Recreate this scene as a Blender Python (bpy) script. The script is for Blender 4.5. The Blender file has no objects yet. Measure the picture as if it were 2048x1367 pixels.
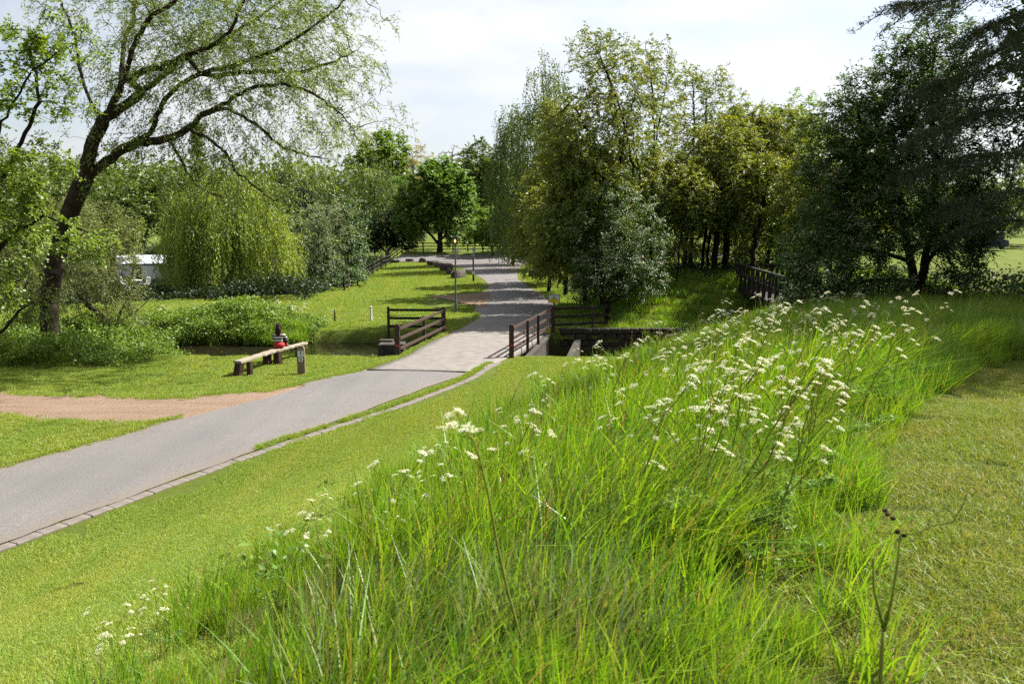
import bpy, math, random
import numpy as np
from mathutils import Vector, Matrix
random.seed(11); RNG = np.random.default_rng(11)
scn = bpy.context.scene
COL = scn.collection

# ------------------------------------------------------------------ camera
FPX = 1593.0; CAMZ = 4.8; PITCH = math.atan(223.5/1593.0)
cd = bpy.data.cameras.new('camera'); cam = bpy.data.objects.new('camera', cd); COL.objects.link(cam)
cam.location = (0, 0, CAMZ); cam.rotation_euler = (math.pi/2-PITCH, 0, 0)
cd.sensor_width = 36; cd.lens = 36*FPX/2048; cd.clip_start = .05; cd.clip_end = 3000
cd.dof.use_dof = True; cd.dof.focus_distance = 16; cd.dof.aperture_fstop = 4.5
scn.camera = cam
# ------------------------------------------------------------------ sky, sun, exposure
SUN_AZ = math.radians(66)      # to the right of the view axis, beyond the scene
SUN_EL = math.radians(48)
wd = bpy.data.worlds.new('World'); scn.world = wd; wd.use_nodes = True
wn, wl = wd.node_tree.nodes, wd.node_tree.links; wn.clear()
def wnode(t, **k):
    n = wn.new(t)
    for a, b in k.items(): setattr(n, a, b)
    return n
sky = wnode('ShaderNodeTexSky', sky_type='NISHITA', sun_disc=False, sun_elevation=SUN_EL, sun_rotation=SUN_AZ, air_density=1.0, dust_density=2.0, ozone_density=1.0)
tc = wnode('ShaderNodeTexCoord')
mp = wnode('ShaderNodeMapping'); mp.inputs['Scale'].default_value = (1.0, 1.0, 3.0)
wl.new(tc.outputs['Generated'], mp.inputs[0])
nz = wnode('ShaderNodeTexNoise'); nz.inputs['Scale'].default_value = 2.1; nz.inputs['Detail'].default_value = 7; nz.inputs['Roughness'].default_value = .52
wl.new(mp.outputs[0], nz.inputs['Vector'])
cr = wnode('ShaderNodeValToRGB'); cr.color_ramp.elements[0].position = .40; cr.color_ramp.elements[1].position = .58
cr.color_ramp.elements[0].color = (.30, .30, .30, 1); cr.color_ramp.elements[1].color = (.95, .95, .95, 1)
wl.new(nz.outputs['Fac'], cr.inputs[0])
geo = wnode('ShaderNodeVectorMath', operation='DOT_PRODUCT'); wl.new(tc.outputs['Generated'], geo.inputs[0])
geo.inputs[1].default_value = (math.sin(SUN_AZ)*math.cos(SUN_EL), math.cos(SUN_AZ)*math.cos(SUN_EL), math.sin(SUN_EL))
fwd = wnode('ShaderNodeMapRange'); wl.new(geo.outputs['Value'], fwd.inputs['Value'])      # thin cloud is brighter towards the sun
for i_, v_ in ((1, -.6), (2, .8), (3, .52), (4, 1.12)): fwd.inputs[i_].default_value = v_
cc = wnode('ShaderNodeMix', data_type='RGBA', blend_type='MULTIPLY'); cc.inputs['Factor'].default_value = 1; cc.inputs['A'].default_value = (6.0, 6.1, 6.22, 1); wl.new(fwd.outputs[0], cc.inputs['B'])
mx = wnode('ShaderNodeMix', data_type='RGBA'); wl.new(cr.outputs[0], mx.inputs['Factor'])
wl.new(sky.outputs[0], mx.inputs['A']); wl.new(cc.outputs['Result'], mx.inputs['B'])
bg = wnode('ShaderNodeBackground'); bg.inputs['Strength'].default_value = .055
wl.new(mx.outputs['Result'], bg.inputs[0])
wo = wnode('ShaderNodeOutputWorld'); wl.new(bg.outputs[0], wo.inputs[0])
sd = bpy.data.lights.new('sun', 'SUN'); sd.energy = 5.0; sd.angle = math.radians(.53); sd.color = (1, .955, .87)
so = bpy.data.objects.new('sun', sd); COL.objects.link(so)
svec = Vector((math.sin(SUN_AZ)*math.cos(SUN_EL), math.cos(SUN_AZ)*math.cos(SUN_EL), math.sin(SUN_EL)))
so.rotation_euler = svec.to_track_quat('Z', 'Y').to_euler(); so.location = (30, 15, 40)
vs = scn.view_settings; vs.view_transform = 'Standard'; vs.look = 'None'; vs.exposure = 1.72; vs.gamma = 1; vs.use_curve_mapping = False
scn.cycles.max_bounces = 6; scn.cycles.diffuse_bounces = 3; scn.cycles.glossy_bounces = 2; scn.cycles.transmission_bounces = 5
scn.cycles.use_denoising = False; scn.cycles.caustics_reflective = False; scn.cycles.caustics_refractive = False
scn.cycles.sample_clamp_indirect = 6; scn.cycles.use_light_tree = False

# ------------------------------------------------------------------ terrain function
def ss(a, b, x):
    u = np.clip((np.asarray(x, float)-a)/(b-a), 0, 1); return u*u*(3-2*u)
RU = (0.393, 0.9195)
def st(x, y):
    x = np.asarray(x, float); y = np.asarray(y, float)
    return (x+7.8)*.9195-(y-12.1)*.393, (x+7.8)*.393+(y-12.1)*.9195
def base_z(y):
    return np.interp(y, [-50, 38, 44, 63, 88, 95, 105, 125, 160, 260, 600], [0, 0, .2, .7, 1.45, 2.05, 2.7, 5.2, 8, 12, 20])
def H(x, y, channel=True):
    x = np.asarray(x, float); y = np.asarray(y, float)
    s, t = st(x, y)
    z = base_z(y)
    # gully to the left, behind the far lawn
    g = np.minimum(-12.8-x, y-(49.5+(x+24)*.45))
    z = z-1.5*ss(0, 2.2, g)*(1-ss(9, 18, g))
    # mound beyond the brook to the right of the road
    m = 2.3*ss(38, 44.5, y)*ss(3.6, 7.5, x)*(1-ss(75, 100, y))*(1-ss(20, 32, x))
    z = np.maximum(z, m)
    # lake basin far right
    zl = np.interp(y, [30, 55, 62, 64, 95, 97, 99, 115, 140, 260], [-.6, -.8, -.9, -1.7, -1.7, -.9, -.6, 1.9, 3, 8])
    k = ss(24, 34, x)*ss(26, 40, y)
    z = z*(1-k)+zl*k
    # near bank
    tp = np.maximum(t, 0)
    foot = .5+.2*tp
    ht = 3.2-.045*np.clip(t, 0, 24)
    b = ht*ss(0, 1, (s-foot)/(12.5-np.minimum(foot, 8)))
    edge = 30.3-5.5*ss(4.5, 9, x)
    b = b*(1-ss(0, 1, (y-edge)/np.maximum(31-edge, .6)))*(1-ss(22, 36, x))
    z = z+b
    if channel:
        far = 37.0+.6*ss(-6, -3, x)
        c = ss(30.4, 31.0, y)*(1-ss(far, far+.7, y))*ss(-19, -16.5, x)*(1-ss(22, 30, x))
        z = z*(1-c)+(-1.35)*c
    return z
def ray(px, py):
    a = (px-1024)/FPX; b = -(py-683.5)/FPX
    cp, sp = math.cos(PITCH), math.sin(PITCH)
    return np.array([a, cp+b*sp, -sp+b*cp])
def P(px, py, Y):
    d = ray(px, py); return np.array([0, 0, CAMZ])+d*(Y/d[1])
def G(px, py, channel=True):
    d = ray(px, py); d = d/d[1]
    Y = np.linspace(.5, 300, 60000)
    z = CAMZ+d[2]*Y; h = H(d[0]*Y, Y, channel)
    i = np.argmax(z <= h)
    return np.array([d[0]*Y[i], Y[i], h[i]])
def proj(p):
    p = np.asarray(p, float)-np.array([0, 0, CAMZ])
    cp, sp = math.cos(PITCH), math.sin(PITCH)
    f = p[..., 1]*cp-p[..., 2]*sp; u = p[..., 1]*sp+p[..., 2]*cp
    return 1024+FPX*p[..., 0]/f, 683.5-FPX*u/f
A0 = np.array([-7.8, 12.1]); NU = np.array([.9195, -.393]); UU = np.array([.393, .9195])
def ST(s, t): return A0+s*NU+t*UU
def vnoise(x, y, sc, seed=0):
    """smooth value noise 0..1"""
    x = np.asarray(x, float)/sc; y = np.asarray(y, float)/sc
    xi = np.floor(x).astype(np.int64); yi = np.floor(y).astype(np.int64); fx = x-xi; fy = y-yi
    fx = fx*fx*(3-2*fx); fy = fy*fy*(3-2*fy)
    def h(a, b):
        v = np.sin(a*127.1+b*311.7+seed*74.7)*43758.5453; return v-np.floor(v)
    return (h(xi, yi)*(1-fx)+h(xi+1, yi)*fx)*(1-fy)+(h(xi, yi+1)*(1-fx)+h(xi+1, yi+1)*fx)*fy

# ------------------------------------------------------------------ materials
def new_mat(name):
    m = bpy.data.materials.new(name); m.use_nodes = True; m.node_tree.nodes.clear(); return m, m.node_tree.nodes, m.node_tree.links
ALB = .58      # all base colours are written for exposure .92 and scaled here to the exposure used
def ramp(n, l, src, stops):
    if not all(c[0] == c[1] == c[2] for _, c in stops): stops = [(p, tuple(v*ALB for v in c)) for p, c in stops]
    r = n.new('ShaderNodeValToRGB'); e = r.color_ramp.elements
    while len(e) < len(stops): e.new(.5)
    for i, (p, c) in enumerate(stops): e[i].position = p; e[i].color = (*c, 1)
    l.new(src, r.inputs[0]); return r.outputs[0]
def noise(n, l, scale, detail=4, rough=.55, vec=None, dim=None):
    t = n.new('ShaderNodeTexNoise'); t.inputs['Scale'].default_value = scale; t.inputs['Detail'].default_value = detail; t.inputs['Roughness'].default_value = rough
    if vec is not None: l.new(vec, t.inputs['Vector'])
    return t.outputs['Fac']
def mixc(n, l, fac, a, b, mode='MIX'):
    m = n.new('ShaderNodeMix'); m.data_type = 'RGBA'; m.blend_type = mode
    for i, v in (('Factor', fac), ('A', a), ('B', b)):
        if isinstance(v, (int, float)): m.inputs[i].default_value = v
        elif isinstance(v, tuple): m.inputs[i].default_value = (*(tuple(q*ALB for q in v) if mode == 'MIX' else v), 1)
        else: l.new(v, m.inputs[i])
    return m.outputs['Result']
def mat_std(name, stops, scale=6, rough=.8, bump=.3, bscale=None, detail=6, spec=.3, obj=True, stretch=None, metal=0):
    m, n, l = new_mat(name)
    tcn = n.new('ShaderNodeTexCoord'); v = tcn.outputs['Object' if obj else 'Generated']
    if stretch:
        mm = n.new('ShaderNodeMapping'); mm.inputs['Scale'].default_value = stretch; l.new(v, mm.inputs[0]); v = mm.outputs[0]
    f = noise(n, l, scale, detail, .6, v)
    c = ramp(n, l, f, stops)
    b = n.new('ShaderNodeBsdfPrincipled'); l.new(c, b.inputs['Base Color']); b.inputs['Roughness'].default_value = rough
    b.inputs['Specular IOR Level'].default_value = spec; b.inputs['Metallic'].default_value = metal
    if bump:
        f2 = noise(n, l, bscale or scale*4, 6, .6, v); bp = n.new('ShaderNodeBump'); bp.inputs['Strength'].default_value = bump; bp.inputs['Distance'].default_value = .02
        l.new(f2, bp.inputs['Height']); l.new(bp.outputs[0], b.inputs['Normal'])
    o = n.new('ShaderNodeOutputMaterial'); l.new(b.outputs[0], o.inputs[0]); return m
def mat_leaf(name, c0, c1, c2, transl=.42, gloss=.05, rough=.42, tboost=(1.25, 1.2, .6), objrand=False, patch=None, mul=1.7, straw=None):
    """leaf: diffuse + translucent + a little gloss; the colour runs c0..c2 with the per-leaf attribute 'tint'"""
    m, n, l = new_mat(name); gloss *= .45; rough = max(rough, .5)
    mul *= 1.0 if mul == 1.0 else 1.32; c0, c1, c2 = [tuple(min(1.4, v*mul*w) for v, w in zip(c, (1.06, 1, .9))) for c in (c0, c1, c2)]
    if objrand:
        oi = n.new('ShaderNodeObjectInfo'); at = n.new('ShaderNodeAttribute'); at.attribute_name = 'tint'
        ad = n.new('ShaderNodeMath'); ad.operation = 'ADD'; l.new(oi.outputs['Random'], ad.inputs[0]); l.new(at.outputs['Fac'], ad.inputs[1])
        hm = n.new('ShaderNodeMath'); hm.operation = 'MULTIPLY'; hm.inputs[1].default_value = .5; l.new(ad.outputs[0], hm.inputs[0]); src = hm.outputs[0]
    else:
        at = n.new('ShaderNodeAttribute'); at.attribute_name = 'tint'; src = at.outputs['Fac']
    c = ramp(n, l, src, [(0, c0), (.5, c1), (1, c2)] if straw is None else [(0, c0), (.5, c1), (.91, c2), (.94, straw)])
    if patch:
        g = n.new('ShaderNodeNewGeometry'); pv = g.outputs['Position']
        if len(patch) > 2: mm = n.new('ShaderNodeMapping'); mm.inputs['Rotation'].default_value = (0, 0, math.radians(23.1)); mm.inputs['Scale'].default_value = (1, patch[2], 1); l.new(pv, mm.inputs[0]); pv = mm.outputs[0]
        f = noise(n, l, patch[0], 3, .6, pv)
        pf = ramp(n, l, f, [(.38, (0, 0, 0)), (.64, (1, 1, 1))]); c = mixc(n, l, pf, c, mixc(n, l, .999, c, patch[1], 'MULTIPLY'))
    d = n.new('ShaderNodeBsdfDiffuse'); l.new(c, d.inputs[0])
    t = n.new('ShaderNodeBsdfTranslucent'); l.new(mixc(n, l, 1.0, c, tboost, 'MULTIPLY'), t.inputs[0])
    s = n.new('ShaderNodeMixShader'); s.inputs[0].default_value = transl; l.new(d.outputs[0], s.inputs[1]); l.new(t.outputs[0], s.inputs[2])
    gl = n.new('ShaderNodeBsdfGlossy'); gl.inputs['Roughness'].default_value = rough; gl.inputs[0].default_value = (.9, .95, 1, 1)
    s2 = n.new('ShaderNodeMixShader'); s2.inputs[0].default_value = gloss; l.new(s.outputs[0], s2.inputs[1]); l.new(gl.outputs[0], s2.inputs[2])
    o = n.new('ShaderNodeOutputMaterial'); l.new(s2.outputs[0], o.inputs[0]); return m

def mat_ground():
    m, n, l = new_mat('turf')
    g = n.new('ShaderNodeNewGeometry'); p = g.outputs['Position']
    big = noise(n, l, .35, 4, .6, p); fine = noise(n, l, 9, 6, .7, p); tiny = noise(n, l, 60, 4, .7, p)
    c1 = ramp(n, l, big, [(.3, (.10, .155, .018)), (.5, (.14, .19, .026)), (.72, (.19, .21, .045))])
    c2 = ramp(n, l, fine, [(.25, (.055, .085, .012)), (.5, (.135, .175, .026)), (.8, (.25, .25, .065))])
    c = mixc(n, l, .5, c1, c2)
    dry = noise(n, l, 1.7, 5, .65, p)
    df = ramp(n, l, dry, [(.62, (0, 0, 0)), (.75, (.55, .55, .55))])
    c = mixc(n, l, df, c, (.26, .20, .085))
    at = n.new('ShaderNodeAttribute'); at.attribute_name = 'soil'
    sf = mixc(n, l, tiny, at.outputs['Fac'], at.outputs['Fac'])
    c = mixc(n, l, at.outputs['Fac'], c, mixc(n, l, fine, (.045, .033, .018), (.06, .075, .02)))
    b = n.new('ShaderNodeBsdfPrincipled'); l.new(c, b.inputs['Base Color']); b.inputs['Roughness'].default_value = .95; b.inputs['Specular IOR Level'].default_value = .1
    bp = n.new('ShaderNodeBump'); bp.inputs['Strength'].default_value = .9; bp.inputs['Distance'].default_value = .05
    l.new(tiny, bp.inputs['Height']); l.new(bp.outputs[0], b.inputs['Normal'])
    o = n.new('ShaderNodeOutputMaterial'); l.new(b.outputs[0], o.inputs[0]); return m
def mat_asphalt():
    m, n, l = new_mat('asphalt')
    g = n.new('ShaderNodeNewGeometry'); p = g.outputs['Position']
    big = noise(n, l, .5, 5, .6, p)
    mm = n.new('ShaderNodeMapping'); mm.inputs['Rotation'].default_value = (0, 0, math.radians(23.1)); mm.inputs['Scale'].default_value = (1.1, .09, 1); l.new(p, mm.inputs[0])
    streak = noise(n, l, 1.3, 5, .6, mm.outputs[0])
    gr = noise(n, l, 30, 5, .85, p); vo = n.new('ShaderNodeTexVoronoi'); vo.inputs['Scale'].default_value = 70; l.new(p, vo.inputs['Vector'])
    c = ramp(n, l, big, [(.3, (.15, .139, .138)), (.7, (.215, .20, .196))])
    c = mixc(n, l, .35, c, ramp(n, l, streak, [(.35, (.10, .095, .098)), (.62, (.22, .2, .19))]))
    c = mixc(n, l, .55, c, ramp(n, l, gr, [(.32, (.06, .056, .056)), (.5, (.18, .168, .165)), (.68, (.38, .36, .35))]))
    pt = ramp(n, l, noise(n, l, .22, 2, .4, p), [(.5, (0, 0, 0)), (.62, (.2, .2, .2))]); c = mixc(n, l, pt, c, (.12, .112, .112))
    at = n.new('ShaderNodeAttribute'); at.attribute_name = 'edge'
    ef = n.new('ShaderNodeMath'); ef.operation = 'MULTIPLY'; l.new(at.outputs['Fac'], ef.inputs[0]); l.new(noise(n, l, 2.5, 6, .7, p), ef.inputs[1])
    c = mixc(n, l, ef.outputs[0], c, (.22, .17, .12))
    b = n.new('ShaderNodeBsdfPrincipled'); l.new(c, b.inputs['Base Color']); b.inputs['Roughness'].default_value = .72; b.inputs['Specular IOR Level'].default_value = .35
    bp = n.new('ShaderNodeBump'); bp.inputs['Strength'].default_value = .55; bp.inputs['Distance'].default_value = .01
    l.new(vo.outputs['Distance'], bp.inputs['Height']); l.new(bp.outputs[0], b.inputs['Normal'])
    o = n.new('ShaderNodeOutputMaterial'); l.new(b.outputs[0], o.inputs[0]); return m
def mat_water(name, col, rough=.06, bs=3.0, bstr=.12):
    m, n, l = new_mat(name)
    g = n.new('ShaderNodeNewGeometry'); f = noise(n, l, bs, 3, .5, g.outputs['Position'])
    b = n.new('ShaderNodeBsdfPrincipled'); b.inputs['Base Color'].default_value = (*col, 1); b.inputs['Roughness'].default_value = rough; b.inputs['IOR'].default_value = 1.33
    bp = n.new('ShaderNodeBump'); bp.inputs['Strength'].default_value = bstr; bp.inputs['Distance'].default_value = .05; l.new(f, bp.inputs['Height']); l.new(bp.outputs[0], b.inputs['Normal'])
    o = n.new('ShaderNodeOutputMaterial'); l.new(b.outputs[0], o.inputs[0]); return m
def mat_flat(name, col, rough=.6, spec=.3, metal=0, emit=0):
    m, n, l = new_mat(name); b = n.new('ShaderNodeBsdfPrincipled'); b.inputs['Roughness'].default_value = rough
    b.inputs['Specular IOR Level'].default_value = spec; b.inputs['Metallic'].default_value = metal
    f = noise(n, l, 14, 4, .6, n.new('ShaderNodeTexCoord').outputs['Object'])
    l.new(ramp(n, l, f, [(.25, tuple(v*.84 for v in col)), (.75, tuple(min(1, v*1.1) for v in col))]), b.inputs['Base Color'])
    if emit: b.inputs['Emission Color'].default_value = (*col, 1); b.inputs['Emission Strength'].default_value = emit
    o = n.new('ShaderNodeOutputMaterial'); l.new(b.outputs[0], o.inputs[0]); return m
M = {}
M['turf'] = mat_ground(); M['asphalt'] = mat_asphalt()
M['concrete'] = mat_std('concrete', [(.25, (.17, .152, .135)), (.5, (.24, .217, .197)), (.8, (.30, .272, .25))], 2.2, .85, .35, 40)
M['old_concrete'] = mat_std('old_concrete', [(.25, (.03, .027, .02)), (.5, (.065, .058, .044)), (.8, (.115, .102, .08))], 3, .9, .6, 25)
M['kerb'] = mat_std('kerb_stone', [(.25, (.14, .12, .105)), (.5, (.195, .17, .15)), (.8, (.26, .23, .205))], 5, .9, .5, 30)
M['dirt'] = None
def mat_dirt():
    m, n, l = new_mat('dirt'); g = n.new('ShaderNodeNewGeometry'); p = g.outputs['Position']
    mm = n.new('ShaderNodeMapping'); mm.inputs['Rotation'].default_value = (0, 0, math.radians(9)); mm.inputs['Scale'].default_value = (.22, 1.6, 1); l.new(p, mm.inputs[0])
    st_ = noise(n, l, 1.6, 7, .65, mm.outputs[0]); sp_ = noise(n, l, 14, 6, .75, p); pb = noise(n, l, 45, 3, .8, p)
    c = ramp(n, l, st_, [(.3, (.17, .105, .07)), (.46, (.27, .178, .124)), (.6, (.34, .235, .17)), (.8, (.41, .30, .225))])
    c = mixc(n, l, .4, c, ramp(n, l, sp_, [(.3, (.13, .085, .055)), (.5, (.29, .2, .145)), (.75, (.46, .36, .28))]))
    c = mixc(n, l, .3, c, ramp(n, l, pb, [(.35, (.1, .07, .05)), (.55, (.3, .22, .16)), (.75, (.55, .47, .4))]))
    gr = ramp(n, l, noise(n, l, .9, 6, .7, p), [(.56, (0, 0, 0)), (.68, (.55, .55, .55))]); at = n.new('ShaderNodeAttribute'); at.attribute_name = 'edge'
    c = mixc(n, l, mixc(n, l, 1.0, gr, at.outputs['Color'], 'MULTIPLY'), c, (.12, .13, .03))
    b = n.new('ShaderNodeBsdfPrincipled'); l.new(c, b.inputs['Base Color']); b.inputs['Roughness'].default_value = .95; b.inputs['Specular IOR Level'].default_value = .1
    bp = n.new('ShaderNodeBump'); bp.inputs['Strength'].default_value = 1.0; bp.inputs['Distance'].default_value = .04; l.new(sp_, bp.inputs['Height']); l.new(bp.outputs[0], b.inputs['Normal'])
    o = n.new('ShaderNodeOutputMaterial'); l.new(b.outputs[0], o.inputs[0]); return m
M['dirt'] = mat_dirt()
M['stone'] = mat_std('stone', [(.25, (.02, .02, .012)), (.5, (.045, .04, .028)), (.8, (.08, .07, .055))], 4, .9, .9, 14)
M['rock'] = mat_std('rock', [(.25, (.045, .034, .026)), (.5, (.09, .072, .058)), (.8, (.16, .135, .112))], 4, .9, .9, 14)
M['bark'] = mat_std('bark', [(.3, (.022, .016, .011)), (.5, (.055, .042, .03)), (.75, (.11, .088, .066))], 5, .95, 1.0, 16, 6, .1, stretch=(5, 5, .8))
M['bark_dark'] = mat_std('bark_dark', [(.3, (.014, .011, .008)), (.6, (.035, .027, .02)), (.8, (.06, .05, .04))], 5, .95, 1.0, 16, 6, .1, stretch=(5, 5, .8))
M['bark_pale'] = mat_std('bark_pale', [(.3, (.10, .085, .065)), (.6, (.19, .165, .13)), (.8, (.27, .24, .2))], 5, .95, .8, 16, 6, .1, stretch=(4, 4, .8))
M['brown_wood'] = mat_std('brown_wood', [(.25, (.040, .020, .015)), (.5, (.066, .036, .027)), (.8, (.11, .068, .052))], 6, .7, .5, 30, 6, .3, stretch=(3, 3, 3))
M['dark_wood'] = mat_std('dark_wood', [(.25, (.010, .007, .005)), (.5, (.02, .015, .011)), (.8, (.042, .032, .025))], 6, .75, .5, 30)
M['bleached'] = mat_std('bleached_wood', [(.2, (.17, .13, .09)), (.45, (.33, .28, .21)), (.8, (.46, .41, .33))], 4, .8, .6, 22, 6, .2, stretch=(5, 1, 5))
M['log_bark'] = mat_std('log_bark', [(.25, (.03, .02, .013)), (.5, (.075, .05, .036)), (.8, (.14, .1, .075))], 6, .95, 1.0, 20, 6, .1, stretch=(4, 4, .8))
M['post_wood'] = mat_std('post_wood', [(.25, (.17, .12, .07)), (.5, (.27, .2, .125)), (.8, (.38, .3, .21))], 5, .8, .4, 25, 6, .2, stretch=(6, 6, .8))
M['white'] = mat_flat('white_paint', (.95, .95, .93)); M['black'] = mat_flat('black_paint', (.02, .02, .022)); M['red'] = mat_flat('red_reflector', (.62, .03, .02), .35, .5)
M['yellow'] = mat_flat('yellow_paint', (.75, .55, .03)); M['signblue'] = mat_flat('sign_white', (.62, .66, .72)); M['grey'] = mat_flat('grey_metal', (.17, .19, .18), .5, .5, .2)
M['greypaint'] = mat_flat('grey_box', (.42, .43, .42)); M['greenpaint'] = mat_flat('green_paint', (.02, .05, .025)); M['orange'] = mat_flat('orange_post', (.36, .16, .035)); M['brownsign'] = mat_flat('brown_sign', (.25, .075, .035))
M['lampglass'] = mat_flat('lamp_glass', (1.0, .55, .2), .3, .5, 0, .5)
M['caravan'] = mat_flat('caravan_shell', (.62, .66, .70), .4, .5); M['awning'] = mat_flat('awning_fabric', (.55, .60, .65)); M['navy'] = mat_flat('navy_fabric', (.035, .055, .11)); M['glass'] = mat_flat('dark_glass', (.015, .02, .025), .08, .6); M['teal'] = mat_flat('teal_trim', (.05, .25, .27))
M['deck'] = mat_flat('deck_boards', (.22, .17, .12), .9)
M['skin'] = mat_flat('skin', (.55, .34, .25), .5); M['hair'] = mat_std('hair', [(.3, (.014, .007, .004)), (.7, (.05, .025, .015))], 20, .75, .5, 60, 4, .15, stretch=(6, 6, .6))
M['redcloth'] = mat_flat('red_cloth', (.52, .035, .035), .85); M['denim'] = mat_flat('dark_leggings', (.018, .022, .04), .85)
def mat_stripes():
    m, n, l = new_mat('striped_knit'); t = n.new('ShaderNodeTexCoord'); sp = n.new('ShaderNodeSeparateXYZ'); l.new(t.outputs['Object'], sp.inputs[0])
    a = n.new('ShaderNodeMath'); a.operation = 'MULTIPLY'; a.inputs[1].default_value = 1/.094; l.new(sp.outputs['Z'], a.inputs[0])
    f = n.new('ShaderNodeMath'); f.operation = 'FRACT'; l.new(a.outputs[0], f.inputs[0]); g = n.new('ShaderNodeMath'); g.operation = 'GREATER_THAN'; g.inputs[1].default_value = .5; l.new(f.outputs[0], g.inputs[0])
    b = n.new('ShaderNodeBsdfPrincipled'); b.inputs['Roughness'].default_value = .9; l.new(mixc(n, l, g.outputs[0], (.012, .013, .02), (.7, .7, .68)), b.inputs['Base Color'])
    o = n.new('ShaderNodeOutputMaterial'); l.new(b.outputs[0], o.inputs[0]); return m
M['stripes'] = mat_stripes()
# foliage
M['lf_willow'] = mat_leaf('willow_leaf', (.06, .095, .016), (.095, .14, .025), (.145, .185, .045), .45, .07, mul=1.85)
M['lf_alder'] = mat_leaf('alder_leaf', (.05, .088, .010), (.085, .135, .014), (.135, .185, .025), .45, .06, mul=2.0)
M['lf_sallow'] = mat_leaf('sallow_leaf', (.065, .09, .026), (.105, .135, .042), (.165, .19, .07), .35, .05, mul=1.8)
M['lf_weep'] = mat_leaf('weeping_leaf', (.066, .10, .012), (.10, .14, .02), (.15, .19, .035), .4, .05, mul=2.35)
M['lf_haw'] = mat_leaf('hawthorn_leaf', (.022, .05, .01), (.04, .08, .016), (.07, .125, .028), .3, .09, .38, mul=1.75)
M['lf_hawgrey'] = mat_leaf('whitebeam_leaf', (.055, .085, .04), (.10, .135, .07), (.20, .24, .15), .35, .07)
M['lf_syc'] = mat_leaf('sycamore_leaf', (.036, .075, .013), (.06, .115, .02), (.10, .165, .036), .38, .06, mul=1.95)
M['lf_birch'] = mat_leaf('birch_leaf', (.033, .06, .012), (.058, .094, .017), (.098, .135, .03), .36, .06, mul=1.75)
M['lf_lime'] = mat_leaf('lime_leaf', (.05, .10, .012), (.08, .145, .018), (.12, .19, .03), .45, .05)
M['lf_cherry'] = mat_leaf('hornbeam_leaf', (.042, .066, .010), (.07, .098, .014), (.125, .13, .024), .42, .07, tboost=(1.3, 1.15, .5), mul=2.45)
M['lf_pale'] = mat_leaf('pale_leaf', (.14, .14, .06), (.19, .18, .085), (.25, .23, .12), .4, .04)
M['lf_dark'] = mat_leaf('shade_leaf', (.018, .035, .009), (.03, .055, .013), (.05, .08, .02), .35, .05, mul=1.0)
M['lf_conifer'] = mat_leaf('conifer_needles', (.012, .022, .014), (.02, .032, .02), (.035, .048, .03), .1, .05, mul=1.0)
M['lf_cedar'] = mat_leaf('cedar_needles', (.016, .026, .013), (.03, .042, .02), (.06, .075, .034), .2, .04, mul=1.35)
M['lf_nettle'] = mat_leaf('nettle_leaf', (.042, .08, .011), (.075, .13, .016), (.125, .185, .028), .4, .05, mul=1.9)
M['blossom'] = mat_leaf('may_blossom', (.42, .44, .38), (.56, .57, .5), (.68, .68, .62), .35, .02, tboost=(1, 1, .9), mul=1.05)
M['floret'] = mat_leaf('parsley_floret', (.62, .64, .52), (.74, .75, .65), (.82, .82, .75), .4, .0, tboost=(1, 1, .85), mul=1.28)
M['stalk'] = mat_leaf('parsley_stalk', (.15, .19, .04), (.21, .25, .06), (.28, .30, .10), .3, .0, mul=1.35)
M['fern'] = mat_leaf('parsley_leaf', (.06, .13, .02), (.09, .17, .03), (.14, .22, .05), .45, .04)
M['tallgrass'] = mat_leaf('tall_grass', (.044, .122, .008), (.083, .18, .012), (.138, .215, .022), .44, .05, .36, tboost=(1.25, 1.2, .45), patch=(.55, (1.25, 1.05, .9)), mul=1.9, straw=(.36, .29, .13))
M['dullgrass'] = mat_leaf('meadow_grass', (.05, .10, .016), (.082, .14, .026), (.14, .175, .05), .4, .16, .36, tboost=(1.2, 1.15, .55), patch=(.8, (1.2, 1.02, 1.0)), mul=1.75, straw=(.36, .29, .13))
M['lawngrass'] = mat_leaf('lawn_grass', (.072, .135, .014), (.108, .172, .02), (.165, .208, .038), .4, .05, .45, tboost=(1.2, 1.15, .5), patch=(.9, (1.28, 1.08, 1.25), .14), mul=2.0)
M['strawgrass'] = mat_leaf('cut_grass', (.08, .16, .016), (.128, .19, .026), (.215, .222, .06), .35, .05, .45, patch=(1.3, (1.22, .98, 1.4)), mul=1.5)
M['clock'] = mat_leaf('dandelion_down', (.5, .5, .45), (.6, .6, .56), (.7, .7, .66), .5, .0, tboost=(1, 1, .95), mul=1.0)

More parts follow.
